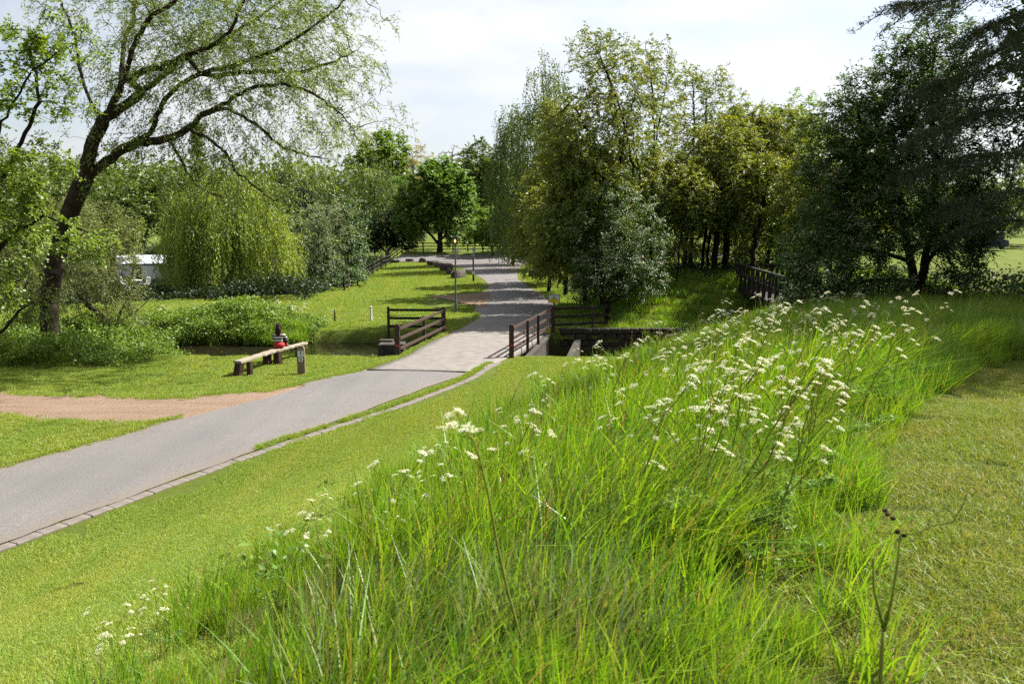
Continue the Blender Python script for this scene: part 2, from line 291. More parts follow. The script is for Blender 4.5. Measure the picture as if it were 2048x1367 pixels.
# ------------------------------------------------------------------ object helpers
def link(o, parent=None):
    COL.objects.link(o)
    if parent is not None: o.parent = parent
    return o
def tag(o, label=None, cat=None, group=None, kind=None):
    if label: o['label'] = label
    if cat: o['category'] = cat
    if group: o['group'] = group
    if kind: o['kind'] = kind
    return o
def thing(name, label, cat, loc=(0, 0, 0), rz=0, group=None):
    o = bpy.data.objects.new(name, None); o.empty_display_size = .1; link(o); o.location = tuple(map(float, loc)); o.rotation_euler = (0, 0, rz)
    return tag(o, label, cat, group)
def np_mesh(name, V, F, mat, tint=None, smooth=False):
    """V (n,3), F (m,3|4) arrays -> mesh, fast"""
    V = np.ascontiguousarray(V, np.float32); F = np.ascontiguousarray(F, np.int32); m, k = F.shape
    me = bpy.data.meshes.new(name); me.vertices.add(len(V)); me.vertices.foreach_set('co', V.ravel())
    me.loops.add(m*k); me.loops.foreach_set('vertex_index', F.ravel())
    me.polygons.add(m); me.polygons.foreach_set('loop_start', np.arange(0, m*k, k, dtype=np.int32)); me.polygons.foreach_set('loop_total', np.full(m, k, np.int32))
    if smooth: me.polygons.foreach_set('use_smooth', np.ones(m, bool))
    if tint is not None:
        a = me.attributes.new('tint', 'FLOAT', 'FACE'); a.data.foreach_set('value', np.ascontiguousarray(tint, np.float32))
    me.update(calc_edges=True)
    if mat is not None: me.materials.append(mat)
    return me
class MB:
    """collects small shapes into one mesh"""
    def __init__(s): s.v = []; s.f = []
    def add(s, v, f):
        o = len(s.v); s.v += [tuple(map(float, p)) for p in v]; s.f += [tuple(i+o for i in q) for q in f]; return s
    def box(s, c, d, R=None, bev=0.0):
        hx, hy, hz = d[0]/2, d[1]/2, d[2]/2; b = min(bev, hx*.9, hy*.9, hz*.9)
        if b > 0:
            pts = []
            for z, i in ((-hz, b), (-hz+b, 0), (hz-b, 0), (hz, b)):
                X, Y = hx-i, hy-i
                pts += [(-X+b, -Y, z), (X-b, -Y, z), (X, -Y+b, z), (X, Y-b, z), (X-b, Y, z), (-X+b, Y, z), (-X, Y-b, z), (-X, -Y+b, z)]
            f = [tuple(range(7, -1, -1)), tuple(range(24, 32))]+[(8*r+k, 8*r+(k+1) % 8, 8*r+8+(k+1) % 8, 8*r+8+k) for r in range(3) for k in range(8)]
        else:
            pts = [(x, y, z) for z in (-hz, hz) for x, y in ((-hx, -hy), (hx, -hy), (hx, hy), (-hx, hy))]
            f = [(3, 2, 1, 0), (4, 5, 6, 7), (0, 1, 5, 4), (1, 2, 6, 5), (2, 3, 7, 6), (3, 0, 4, 7)]
        c = Vector(c)
        return s.add([c+((R @ Vector(p)) if R is not None else Vector(p)) for p in pts], f)
    def beam(s, a, b, w, h, bev=.006, up=(0, 0, 1)):
        a = Vector(a); b = Vector(b); d = b-a; L = d.length; y = d.normalized(); u = Vector(up); x = y.cross(u).normalized(); z = x.cross(y)
        return s.box((a+b)/2, (w, L, h), Matrix((x, y, z)).transposed(), bev)
    def tube(s, pts, rad, k=8, caps=True):
        pts = [Vector(p) for p in pts]; rad = [rad]*len(pts) if isinstance(rad, (int, float)) else rad
        n = None; V = []
        for i, p in enumerate(pts):
            d = (pts[min(i+1, len(pts)-1)]-pts[max(i-1, 0)]).normalized()
            if n is None: n = d.cross(Vector((0, 0, 1)) if abs(d.z) < .9 else Vector((1, 0, 0))).normalized()
            else: n = (n-d*n.dot(d)).normalized()
            b = d.cross(n); V += [p+(n*math.cos(6.2832*j/k)+b*math.sin(6.2832*j/k))*rad[i] for j in range(k)]
        f = [(i*k+j, i*k+(j+1) % k, (i+1)*k+(j+1) % k, (i+1)*k+j) for i in range(len(pts)-1) for j in range(k)]
        if caps: f += [tuple(range(k-1, -1, -1)), tuple(range((len(pts)-1)*k, len(pts)*k))]
        return s.add(V, f)
    def lathe(s, prof, k=16, c=(0, 0, 0)):
        V = [(c[0]+r*math.cos(6.2832*j/k), c[1]+r*math.sin(6.2832*j/k), c[2]+z) for r, z in prof for j in range(k)]
        f = [(i*k+j, i*k+(j+1) % k, (i+1)*k+(j+1) % k, (i+1)*k+j) for i in range(len(prof)-1) for j in range(k)]
        return s.add(V, f+[tuple(range(k-1, -1, -1)), tuple(range((len(prof)-1)*k, len(prof)*k))])
    def prism(s, poly, d, R=None, c=(0, 0, 0)):
        """polygon in xz extruded along y by d"""
        n = len(poly); c = Vector(c); pts = [Vector((x, y, z)) for y in (0, d) for x, z in poly]
        pts = [c+(R @ p if R is not None else p) for p in pts]
        return s.add(pts, [tuple(range(n)), tuple(range(2*n-1, n-1, -1))]+[(i, i+n, (i+1) % n+n, (i+1) % n) for i in range(n)])
    def mesh(s, name, mat, smooth=False):
        me = bpy.data.meshes.new(name); me.from_pydata(s.v, [], s.f); me.update()
        if smooth: me.polygons.foreach_set('use_smooth', np.ones(len(me.polygons), bool))
        if mat is not None: me.materials.append(mat)
        return me
    def build(s, name, mat, parent=None, smooth=False):
        return link(bpy.data.objects.new(name, s.mesh(name, mat, smooth)), parent)
def new_obj(name, me, parent=None, loc=None): 
    o = link(bpy.data.objects.new(name, me), parent)
    if loc is not None: o.location = tuple(map(float, loc))
    return o
def copy_tree(o, parent=None):
    c = o.copy(); COL.objects.link(c); c.parent = parent
    for ch in o.children: copy_tree(ch, c)
    return c

# ------------------------------------------------------------------ ground, road, path, water
def axis(lo, hi, d0, d1, far0, far1, g=1.16):
    a = list(np.arange(lo, hi+1e-6, d0)); d = d0; x = lo; L = []
    while x > far0: d = min(d*g, 25); x -= d; L.append(x)
    d = d0; x = a[-1]; R = []
    while x < far1: d = min(d*g, 25); x += d; R.append(x)
    return np.array(L[::-1]+a+R)
gx = axis(-20, 22, .27, 0, -600, 600); gy = axis(-4, 46, .27, 0, -60, 1200)
GX, GY = np.meshgrid(gx, gy); GZ = H(GX, GY)
GZ = GZ-.012*(GY < 90)
nx, ny = len(gx), len(gy)
V = np.stack([GX, GY, GZ], -1).reshape(-1, 3)
ii = np.arange(nx*ny).reshape(ny, nx); F = np.stack([ii[:-1, :-1], ii[:-1, 1:], ii[1:, 1:], ii[1:, :-1]], -1).reshape(-1, 4)
gm = np_mesh('ground', V, F, M['turf'], smooth=True)
soil = np.clip(ss(-.35, -.9, GZ), 0, 1)
soil = np.maximum(soil, ss(0, 1.2, np.minimum(-12.8-GX, GY-(49.5+(GX+24)*.45)))*(1-ss(95, 105, GY))*.9)
soil = np.maximum(soil, .75*ss(40, 46, GY)*ss(6, 9, GX)*(1-ss(50, 53, GY))*(1-ss(22, 28, GX)))
a = gm.attributes.new('soil', 'FLOAT', 'POINT'); a.data.foreach_set('value', soil.ravel().astype(np.float32))
tag(new_obj('ground', gm), 'rolling mown grassland with a brook channel', kind='structure')

ROAD = []   # (left xy, right xy) pairs
for t in np.arange(-27, 15, 1.5):
    ROAD.append((ST(-3.85, t), ST(.03, t)))
ROAD += [(ST(-3.4, 15.2), ST(.1, 15.6)), (ST(-3.75, 18.0), ST(.05, 18.8)), (np.array([-3.85, 32.5]), np.array([.35, 32.2])), (np.array([-3.2, 36]), np.array([1.2, 36])),
         (np.array([-2.5, 39]), np.array([1.75, 39.5])), (np.array([-1.9, 42.5]), np.array([2.2, 43])), (np.array([-2.2, 47.5]), np.array([2.5, 47.5])), (np.array([-2.4, 52]), np.array([2.2, 52.5])),
         (np.array([-1.9, 57]), np.array([1.55, 57.2])), (np.array([-1.8, 61]), np.array([1.05, 61.5])), (np.array([-2.6, 67]), np.array([.5, 66.5])), (np.array([-4.2, 75]), np.array([.6, 75])),
         (np.array([-6.2, 82]), np.array([1.2, 82])), (np.array([-8.2, 87]), np.array([2.4, 87]))]
def strip(name, pairs, mat, dz, sub=10, across=8, zf=None, jit=0.0, seed=1, rj=1.0):
    L = np.array([p[0] for p in pairs]); R = np.array([p[1] for p in pairs])
    # smooth resample (Catmull-Rom)
    def cr(Pn):
        Q = np.vstack([2*Pn[0]-Pn[1], Pn, 2*Pn[-1]-Pn[-2]]); out = []
        for i in range(1, len(Q)-2):
            for u in np.linspace(0, 1, sub, endpoint=False):
                a, b, c, d = Q[i-1], Q[i], Q[i+1], Q[i+2]
                out.append(.5*((2*b)+(c-a)*u+(2*a-5*b+4*c-d)*u*u+(3*b-a-3*c+d)*u**3))
        out.append(Q[-2]); return np.array(out)
    L, R = cr(L), cr(R); n = len(L); w = np.linspace(0, 1, across+1)
    if jit:
        d = (R-L)/np.linalg.norm(R-L, axis=1)[:, None]
        k = np.arange(n)*1.0
        L = L+d*((vnoise(L[:, 0], L[:, 1], .8, seed)-.5)*jit+(vnoise(L[:, 0], L[:, 1], .22, seed+3)-.5)*jit*.6)[:, None]
        R = R+d*((vnoise(R[:, 0], R[:, 1], .8, seed+5)-.5)*jit+(vnoise(R[:, 0], R[:, 1], .22, seed+8)-.5)*jit*.6)[:, None]*rj
    XY = L[:, None]*(1-w)[None, :, None]+R[:, None]*w[None, :, None]
    Z = (zf or (lambda x, y: H(x, y, False)))(XY[..., 0], XY[..., 1])+dz
    crown = .03*(1-(2*w-1)**2)
    V = np.concatenate([XY, (Z+crown[None])[..., None]], -1).reshape(-1, 3)
    ii = np.arange(n*(across+1)).reshape(n, across+1); F = np.stack([ii[:-1, :-1], ii[:-1, 1:], ii[1:, 1:], ii[1:, :-1]], -1).reshape(-1, 4)
    me = np_mesh(name, V, F, mat, smooth=True)
    e = np.repeat((np.abs(2*w-1)**10)[None], n, 0)
    a = me.attributes.new('edge', 'FLOAT', 'POINT'); a.data.foreach_set('value', e.ravel().astype(np.float32))
    return me, L, R
me, RL, RR = strip('road', ROAD, M['asphalt'], .006, jit=.16, rj=.4)
tag(new_obj('road', me), 'grey asphalt lane', kind='structure')
JUNC = [(np.array([x, 93.5+.03*x]), np.array([x, 85.6+.06*abs(x+2)])) for x in (-30, -24, -18, -12, -6, 0, 6, 12, 20, 30)]
me, _, _ = strip('road_junction', JUNC, M['asphalt'], .05, 6, 4)
tag(new_obj('road_junction', me), 'far asphalt road crossing the end of the lane', kind='structure')
me, _, _ = strip('side_path', [(np.array([-5.2, 53.3]), np.array([-5.3, 52.6])), (np.array([-3.9, 53.3]), np.array([-4.1, 51])), (np.array([-2.9, 54.4]), np.array([-3.0, 48.8])), (np.array([-1.5, 55.5]), np.array([-1.5, 47]))], M['dirt'], .02, 8, 4, jit=.3)
# bridge deck: a real slab over the channel
deck_pairs = [(ST(-3.32, 14.9), ST(.12, 15.9)), (ST(-3.78, 18.0), ST(.09, 18.8)), (np.array([-3.9, 32.5]), np.array([.4, 32.2])), (np.array([-3.25, 36]), np.array([1.25, 36])), (np.array([-2.6, 39]), np.array([1.8, 39.5])), (np.array([-2.0, 42]), np.array([2.15, 42.5]))]
me, DL, DR = strip('bridge_deck', deck_pairs, M['concrete'], .022)
ob = new_obj('bridge_deck', me); tag(ob, 'pale concrete bridge deck', kind='structure')
so_ = ob.modifiers.new('slab', 'SOLIDIFY'); so_.thickness = .34; so_.offset = -1
jm = MB(); a_, b_ = DL[0], DR[0]
jm.beam((a_[0], a_[1]-.02, .02), (b_[0], b_[1]-.02, .02), .05, .06, .0).build('expansion_joint', M['black'], ob)
# kerb stones along the right edge of the lane
kerb = thing('kerb', None, None); tag(kerb, 'row of pale stone kerb setts', kind='structure')
KP = np.array([ST(.2, t) if t < 4 else ST(.2+.5*ss(4, 12, t)-.5*ss(14, 18.3, t), t) for t in np.arange(-14, 18.4, .1)])
kmb = MB().box((0, 0, 0), (.21, .434, .16), None, .012).mesh('kerb_stone', M['kerb'])
seg = np.linalg.norm(np.diff(KP, axis=0), axis=1); cum = np.concatenate([[0], np.cumsum(seg)])
for i, d in enumerate(np.arange(.3, cum[-1]-.3, .44)):
    x = np.interp(d, cum, KP[:, 0]); y = np.interp(d, cum, KP[:, 1]); x2 = np.interp(d+.2, cum, KP[:, 0]); y2 = np.interp(d+.2, cum, KP[:, 1])
    o = new_obj('kerb_stone', kmb, kerb, (x+random.uniform(-.012, .012), y, float(H(x, y, False))-.062+random.uniform(-.006, .008)))
    o.rotation_euler = (random.uniform(-.02, .02), random.uniform(-.03, .03), math.atan2(y2-y, x2-x)-math.pi/2+random.uniform(-.025, .025))
# dirt track joining from the left
DP = [((-22, 27.5), (-20, 22)), ((-18, 25.6), (-16.5, 21.5)), ((-15.0, 23.4), (-13.6, 20.3)), ((-11.9, 22.6), (-11.5, 19.3)), ((-9.8, 22.8), (-9.6, 19.4)), ((-8.0, 23.5), (-8.1, 20.4)), ((-6.4, 24.6), (-6.6, 23.6))]
me, PL, PR = strip('dirt_path', [(np.array(a), np.array(b)) for a, b in DP], M['dirt'], .004, 12, 10, jit=.75, seed=9)
tag(new_obj('dirt_path', me), 'worn sandy track', kind='structure')
tag([o for o in [new_obj('side_path', bpy.data.meshes['side_path'])]][0], 'reddish worn side path', kind='structure')
# brook and lake
M['brook'] = mat_water('brook_water', (.010, .009, .005), .03, 2.5, .08); M['lake'] = mat_water('lake_water', (.09, .085, .02), .12, .8, .25)
def sheet(name, x0, x1, y0, y1, z, mat, n=12):
    X, Y = np.meshgrid(np.linspace(x0, x1, n), np.linspace(y0, y1, n)); ii = np.arange(n*n).reshape(n, n)
    return new_obj(name, np_mesh(name, np.stack([X, Y, np.full_like(X, z)], -1).reshape(-1, 3), np.stack([ii[:-1, :-1], ii[:-1, 1:], ii[1:, 1:], ii[1:, :-1]], -1).reshape(-1, 4), mat, smooth=True))
tag(sheet('brook', -19, -1.2, 30.2, 39, -.5, M['brook']), 'still dark brook water', kind='structure')
tag(sheet('brook', -1.15, 28, 30.0, 40, -1.12, M['brook']), 'shaded brook below the bridge', kind='structure')
tag(sheet('lake', 26, 140, 58, 99, -1.05, M['lake']), 'green lake', kind='structure')

# ------------------------------------------------------------------ tree kit
def unit(v): return v/np.maximum(np.linalg.norm(v, axis=-1, keepdims=True), 1e-9)
def resample(pts, step):
    pts = np.asarray(pts, float); d = np.concatenate([[0], np.cumsum(np.linalg.norm(np.diff(pts, axis=0), axis=1))])
    n = max(2, int(d[-1]/step)+1); q = np.linspace(0, d[-1], n)
    return np.stack([np.interp(q, d, pts[:, i]) for i in range(3)], 1)
def grow(stems, att, step, kill, iters, rng, wob=.25, trop=(0, 0, 0)):
    pos = []; par = []
    for si, s in enumerate(stems):
        r = resample(s, step)
        if len(r) > 3: r[1:-1] += rng.normal(0, step*.09, (len(r)-2, 3))
        if si == 0: prev = -1
        else:
            prev = int(np.argmin(np.linalg.norm(np.array(pos)-r[0], axis=1))); r = r[1:]
        for p in r: pos.append(p); par.append(prev); prev = len(pos)-1
    pos = np.array(pos); par = list(par)
    att = np.asarray(att, float).copy()
    d = np.full(len(att), 1e9); near = np.zeros(len(att), int)
    def upd(lo):
        nonlocal d, near
        D = np.linalg.norm(att[:, None]-pos[None, lo:], axis=2); j = D.argmin(1); m = D[np.arange(len(att)), j]
        b = m < d; d[b] = m[b]; near[b] = j[b]+lo
    upd(0); trop = np.array(trop)
    for it in range(iters):
        k = d > kill; att = att[k]; d = d[k]; near = near[k]
        if not len(att): break
        ids, inv = np.unique(near, return_inverse=True)
        v = unit(att-pos[near]); s = np.zeros((len(ids), 3)); np.add.at(s, inv, v)
        s = unit(unit(s)+rng.normal(0, wob, s.shape)+trop)
        new = pos[ids]+s*step; lo = len(pos); pos = np.vstack([pos, new]); par += list(ids); d0 = d.copy(); upd(lo)
        stuck = (it > 8) & (d >= d0-1e-6) & (rng.random(len(d)) < .3)
        if stuck.any(): att = att[~stuck]; d = d[~stuck]; near = near[~stuck]
    return pos, np.array(par)
def bark_mesh(pos, par, rb, r0, k=6):
    n = len(pos); tips = np.zeros(n); ch = np.zeros(n, int)
    for i in range(n-1, 0, -1):
        if ch[i] == 0: tips[i] = 1
        if par[i] >= 0: tips[par[i]] += tips[i]; ch[par[i]] += 1
    tips[0] = max(tips[0], 2); e = math.log(rb/r0)/math.log(tips[0]); r = r0*np.maximum(tips, 1)**e
    main = np.full(n, -1)
    for i in range(1, n):
        p = par[i]
        if p >= 0 and (main[p] < 0 or tips[i] > tips[main[p]]): main[p] = i
    idx = np.where(par >= 0)[0]; p = par[idx]; ed = unit(pos[idx]-pos[p])
    nd = np.zeros((n, 3)); nd[idx] = ed; mm = main >= 0; nd[mm] += unit(pos[main[mm]]-pos[mm]); nd = unit(nd)
    ism = main[p] == idx
    sdir = np.where(ism[:, None], nd[p], ed); srad = np.where(ism, r[p], np.minimum(r[p]*.85, r[idx]*1.35))
    ref = unit(np.array([.31, .88, .12])); ang = np.arange(k)*2*math.pi/k
    def rings(P_, D, R_):
        a = unit(np.cross(D, ref)); b = np.cross(D, a)
        return P_[:, None]+R_[:, None, None]*(a[:, None]*np.cos(ang)[None, :, None]+b[:, None]*np.sin(ang)[None, :, None])
    S = rings(pos[p], sdir, srad); E = rings(pos[idx], nd[idx], r[idx]); m = len(idx)
    V = np.concatenate([S, E], 1).reshape(-1, 3); o = (np.arange(m)*2*k)[:, None]; j = np.arange(k)[None]; j2 = (j+1) % k
    F = np.stack([o+j, o+j2, o+k+j2, o+k+j], -1).reshape(-1, 4)
    return V, F, r
def leafset(P0, D, N, L, W, fold=.12):
    """diamond leaves: P0 base, D direction, N normal"""
    N = unit(N-D*(N*D).sum(1)[:, None]); S = np.cross(D, N)
    L = np.asarray(L)[:, None] if np.ndim(L) else np.full((len(P0), 1), L); W = np.asarray(W)[:, None] if np.ndim(W) else np.full((len(P0), 1), W)
    mid = P0+D*L*.45+N*W*fold
    V = np.stack([P0, mid+S*W*.5, P0+D*L, mid-S*W*.5], 1).reshape(-1, 3)
    o = (np.arange(len(P0))*4)[:, None]
    return V, np.concatenate([o+np.array([[0, 1, 2]]), o+np.array([[0, 2, 3]])], 1).reshape(-1, 3)
def rdir(n, rng): return unit(rng.normal(size=(n, 3)))
def clusters(C, per, spread, L, W, rng, droop=.3, up=.7, outc=None, tv=.55):
    n = len(C)*per; ci = np.repeat(np.arange(len(C)), per)
    g = rng.normal(size=(n, 3))*np.array(spread)*.6; P0 = C[ci]+g
    o = unit(P0-outc)*.5 if outc is not None else 0
    D = unit(rdir(n, rng)+o+np.array([0, 0, -droop])); N = rdir(n, rng)*.8+np.array([0, 0, up])
    V, F = leafset(P0, D, N, L*1.18*rng.uniform(.6, 1.25, n), W*1.25*rng.uniform(.6, 1.2, n))
    ct = rng.random(len(C)); t = np.clip(ct[ci]*tv+rng.random(n)*(1-tv), 0, 1)
    return V, F, np.repeat(t, 2)
def shoots(C, n, ln, k, L, W, rng, droop=.3, up=.7, outc=None, tv=.5, rad=.12):
    """leafy twigs: n shoots from every clump, k leaves along each; also returns the bare twigs"""
    N_ = len(C)*n; ci = np.repeat(np.arange(len(C)), n); T = C[ci]+rng.normal(0, rad, (N_, 3))
    D = unit(rdir(N_, rng)+(unit(T-outc)*.75 if outc is not None else 0)+np.array([0, 0, -droop*.25])); l = ln*rng.uniform(.5, 1.4, N_)
    T = T-D*(l*.3)[:, None]
    si = np.repeat(np.arange(N_), k); u = np.tile((np.arange(k)+.6)/k, N_); m = len(si); lu = (l[si]*u)[:, None]
    P0 = T[si]+D[si]*lu+np.array([0, 0, -1.0])*(droop*.4*l[si]*u*u)[:, None]+rng.normal(0, .012, (m, 3))
    S = unit(np.cross(D, [.05, .08, 1.0]))[si]*np.where(np.arange(m) % 2, 1, -1)[:, None]
    Dl = unit(D[si]*.6+S*.8+rdir(m, rng)*.45+np.array([0, 0, -droop*.6])); Nl = rdir(m, rng)*.55+np.array([0, 0, up])
    V, F = leafset(P0, Dl, Nl, L*1.15*rng.uniform(.6, 1.25, m), W*1.22*rng.uniform(.65, 1.2, m))
    t = np.clip(rng.random(len(C))[ci][si]*tv*.6+rng.random(N_)[si]*tv*.4+rng.random(m)*(1-tv), 0, 1)
    E = D*l[:, None]+np.array([0, 0, -1.0])*(droop*.3*l)[:, None]; tw = leafset(T, unit(E), rdir(N_, rng), np.linalg.norm(E, axis=1), np.full(N_, .006+.010*ln))
    return (V, F, np.repeat(t, 2)), tw
def strands(T, Ls, out, sp, L, W, rng, flare=.5, sway=.12, tv=.6):
    """hanging shoots: T tops, Ls lengths, out outward unit vectors"""
    cnt = np.maximum((Ls/sp).astype(int), 2); si = np.repeat(np.arange(len(T)), cnt); u = np.concatenate([np.arange(c)/c for c in cnt]); n = len(u)
    ph = rng.uniform(0, 6.28, len(T)); l = Ls[si]
    P0 = T[si]+out[si]*(flare*np.sqrt(u))[:, None]+np.stack([np.sin(u*5+ph[si])*sway*u, np.cos(u*4+ph[si])*sway*u, -u*l], 1)+rng.normal(0, .035, (n, 3))
    D = unit(rdir(n, rng)*.75+np.array([0, 0, -1.1])); N = rdir(n, rng)
    V, F = leafset(P0, D, N, L*rng.uniform(.6, 1.3, n), W*rng.uniform(.7, 1.2, n))
    t = np.clip(rng.random(len(T))[si]*tv+rng.random(n)*(1-tv), 0, 1)
    return V, F, np.repeat(t, 2)
def merge(parts):
    V = []; F = []; T = []; o = 0
    for v, f, t in parts: V.append(v); F.append(f+o); T.append(t); o += len(v)
    return np.concatenate(V), np.concatenate(F), np.concatenate(T)
def BP(px, py, Y, w, h, dr=1.0):
    """ellipsoid about as wide and high as w x h photo pixels at distance Y"""
    c = P(px, py, Y); k = Y/FPX; return (c, np.array([w/2*k, w/2*k*dr, h/2*k]))
def sample_blobs(blobs, n, rng, shell=.3):
    vol = np.array([b[1].prod()**.8*(b[2] if len(b) > 2 else 1) for b in blobs]); cnt = np.maximum((n*vol/vol.sum()).astype(int), 3); out = []
    for b, c in zip(blobs, cnt): out.append(b[0]+rdir(c, rng)*(rng.random(c)**shell)[:, None]*b[1])
    return np.concatenate(out)
def tree(name, label, base, stems, blobs=(), ncl=300, per=60, leaf='lf_haw', L=.07, W=.04, spread=(.4, .4, .3), rb=.2, r0=.01, step=.4, kill=None,
         bark='bark', group=None, seed=0, droop=.3, up=.7, cl=None, hang=None, blossom=None, cat='tree', trop=(0, 0, .05), shell=.3, crown='crown', iters=70, wob=.25, tv=.55, k=6, shoot=None):
    rng = np.random.default_rng(seed+100); base = np.asarray(base, float)
    C = sample_blobs(blobs, ncl, rng, shell) if cl is None else np.asarray(cl)
    gz = H(C[:, 0], C[:, 1]); C = C[C[:, 2] > gz+.15]
    pos, par = grow(stems, C, step, kill or step*.9, iters, rng, wob, trop)
    root = thing(name, label, cat, base, 0, group)
    V, F, r = bark_mesh(pos, par, rb, r0, k)
    new_obj('trunk', np_mesh('trunk', V-base, F, M[bark], smooth=True), root)
    outc = np.mean(C, 0) if len(C) else base
    parts = []
    if per and len(C):
        if hang: parts.append(clusters(C, per, spread, L, W, rng, droop, up, outc, tv))
        else:
            sh = shoot or {}; kk = sh.get('k', 10); lv, (tv_, tf_) = shoots(C, sh.get('n', max(3, per//kk)), sh.get('ln', spread[0]*1.5), kk, L, W, rng, droop, up, outc, rad=spread[0]*.3)
            parts.append(lv); new_obj('twigs', np_mesh('twigs', tv_-base, tf_, M[bark]), root)
    if hang:
        S = C[rng.random(len(C)) < hang.get('frac', 1)]; m = hang.get('n', 3)
        T = np.repeat(S, m, 0)+rng.normal(0, hang.get('rad', .35), (len(S)*m, 3))
        Ls = rng.uniform(*hang['len'], len(T)); gz = H(T[:, 0], T[:, 1]); Ls = np.clip(np.minimum(Ls, T[:, 2]-gz-hang.get('clear', .4)*rng.uniform(.4, 1.6, len(T))), .2, None)
        o = T-outc; o[:, 2] = 0; parts.append(strands(T, Ls, unit(o), hang['sp'], L, W, rng, hang.get('flare', .4), hang.get('sway', .12)))
    if parts:
        V, F, T = merge(parts); new_obj(crown, np_mesh(crown, V-base, F, M[leaf], T), root)
    if blossom:
        S = C[rng.random(len(C)) < blossom.get('frac', .6)]; S = S+np.array([0, 0, blossom.get('lift', .1)])
        V, F, T = clusters(S, blossom['per'], blossom.get('spread', (.16, .16, .08)), blossom.get('s', .05), blossom.get('s', .05), rng, -.3, 1.0)
        new_obj('blossom', np_mesh('blossom', V-base, F, M['blossom'], T), root)
    return root
def gz(x, y): return float(H(x, y))
def at(px, Y): 
    x = (px-1024)/FPX*Y*1.0; return np.array([x, Y, gz(x, Y)])
def PX(lst, Y0, dY=0.0):
    n = len(lst); return np.array([P(a, b, Y0+dY*(i/(n-1))) for i, (a, b) in enumerate(lst)])

# ------------------------------------------------------------------ crack willow over the brook
b0 = np.array([-18.2, 31.2, 0.0])
TW = 31.2
trunk = np.vstack([[b0-np.array([0, 0, .3])], PX([(92, 690), (98, 600), (116, 500), (146, 410), (170, 356)], TW)])
trunk[1] = b0
limbs = [
 ([(170, 356), (187, 281), (207, 242), (234, 195), (250, 156), (258, 117), (270, 86), (297, 39), (344, 8), (400, -60), (440, -150)], -2.5),
 ([(242, 172), (246, 109), (250, 74), (268, 43), (272, 0), (262, -70), (230, -150)], 3.0),
 ([(207, 242), (250, 211), (285, 184), (324, 152), (352, 129), (391, 102), (449, 82), (500, 43), (566, 0), (630, -60)], 4.0),
 ([(250, 168), (281, 145), (332, 129), (371, 113), (422, 94), (462, 60), (488, 0), (500, -70)], -3.0),
 ([(172, 354), (203, 332), (234, 305), (273, 285), (297, 270), (312, 242), (324, 207), (336, 188), (363, 168), (398, 148), (441, 152), (488, 145), (547, 141), (605, 145), (664, 125), (715, 100)], 2.0),
 ([(281, 287), (336, 277), (379, 258), (402, 230), (441, 211), (477, 188), (520, 172), (566, 168), (625, 184), (672, 219), (710, 262)], -3.5),
 ([(379, 260), (422, 281), (453, 305), (469, 340), (508, 371), (547, 402)], -1.0),
 ([(441, 211), (477, 230), (520, 254), (555, 289), (594, 305), (641, 316)], 2.5),
 ([(336, 276), (348, 297), (367, 328), (387, 367), (430, 391), (469, 398)], 1.5),
 ([(391, 148), (449, 137), (508, 117), (566, 94), (625, 55), (684, 8), (730, -50)], -2.0),
 ([(207, 245), (180, 200), (160, 140), (150, 70), (120, 0), (100, -60)], 1.5)]
stems = [trunk]; cl = []
rg = np.random.default_rng(5)
for i, (pl, dy) in enumerate(limbs):
    q = PX(pl, TW, dy)
    # start depth: from the nearest point already grown
    allp = np.concatenate([resample(s_, .3) for s_ in stems]); q[:, 1] += 0
    j = np.argmin(np.linalg.norm(allp-q[0], axis=1)); off = allp[j, 1]-q[0, 1]
    for m_ in range(len(q)):
        Yn = q[m_, 1]+off*(1-m_/(len(q)-1)); q[m_] = P(pl[m_][0], pl[m_][1], Yn)
    stems.append(q)
    rs = resample(q, .25); u = np.linspace(0, 1, len(rs)); n_ = 170 if len(pl) > 7 else 95
    pick = rg.choice(len(rs), n_, p=(u**.8+.04)/(u**.8+.04).sum()); o_ = rg.normal(0, 1, (n_, 3))*np.array([.75, .95, .7])*(.45+.75*u[pick])[:, None]
    cl.append(rs[pick]+o_+np.array([0, 0, -.15]))
cl.append(sample_blobs([BP(420, 60, 32, 420, 200), BP(620, 130, 32, 220, 260), BP(600, 20, 31, 260, 130), BP(690, 240, 32, 130, 160), BP(340, -40, 31, 500, 160)], 520, rg, .5))
tree('crack_willow', 'big leaning willow with a dark forked trunk and wide sparse crown over the brook', b0, stems, cl=np.concatenate(cl), per=34, leaf='lf_willow', L=.125, W=.034,
     spread=(.34, .34, .3), rb=.34, shoot=dict(n=4, ln=.62, k=9), r0=.0058, step=.24, kill=.22, bark='bark', seed=1, droop=.8, up=.2, trop=(0, 0, -.08), iters=16, wob=.35)

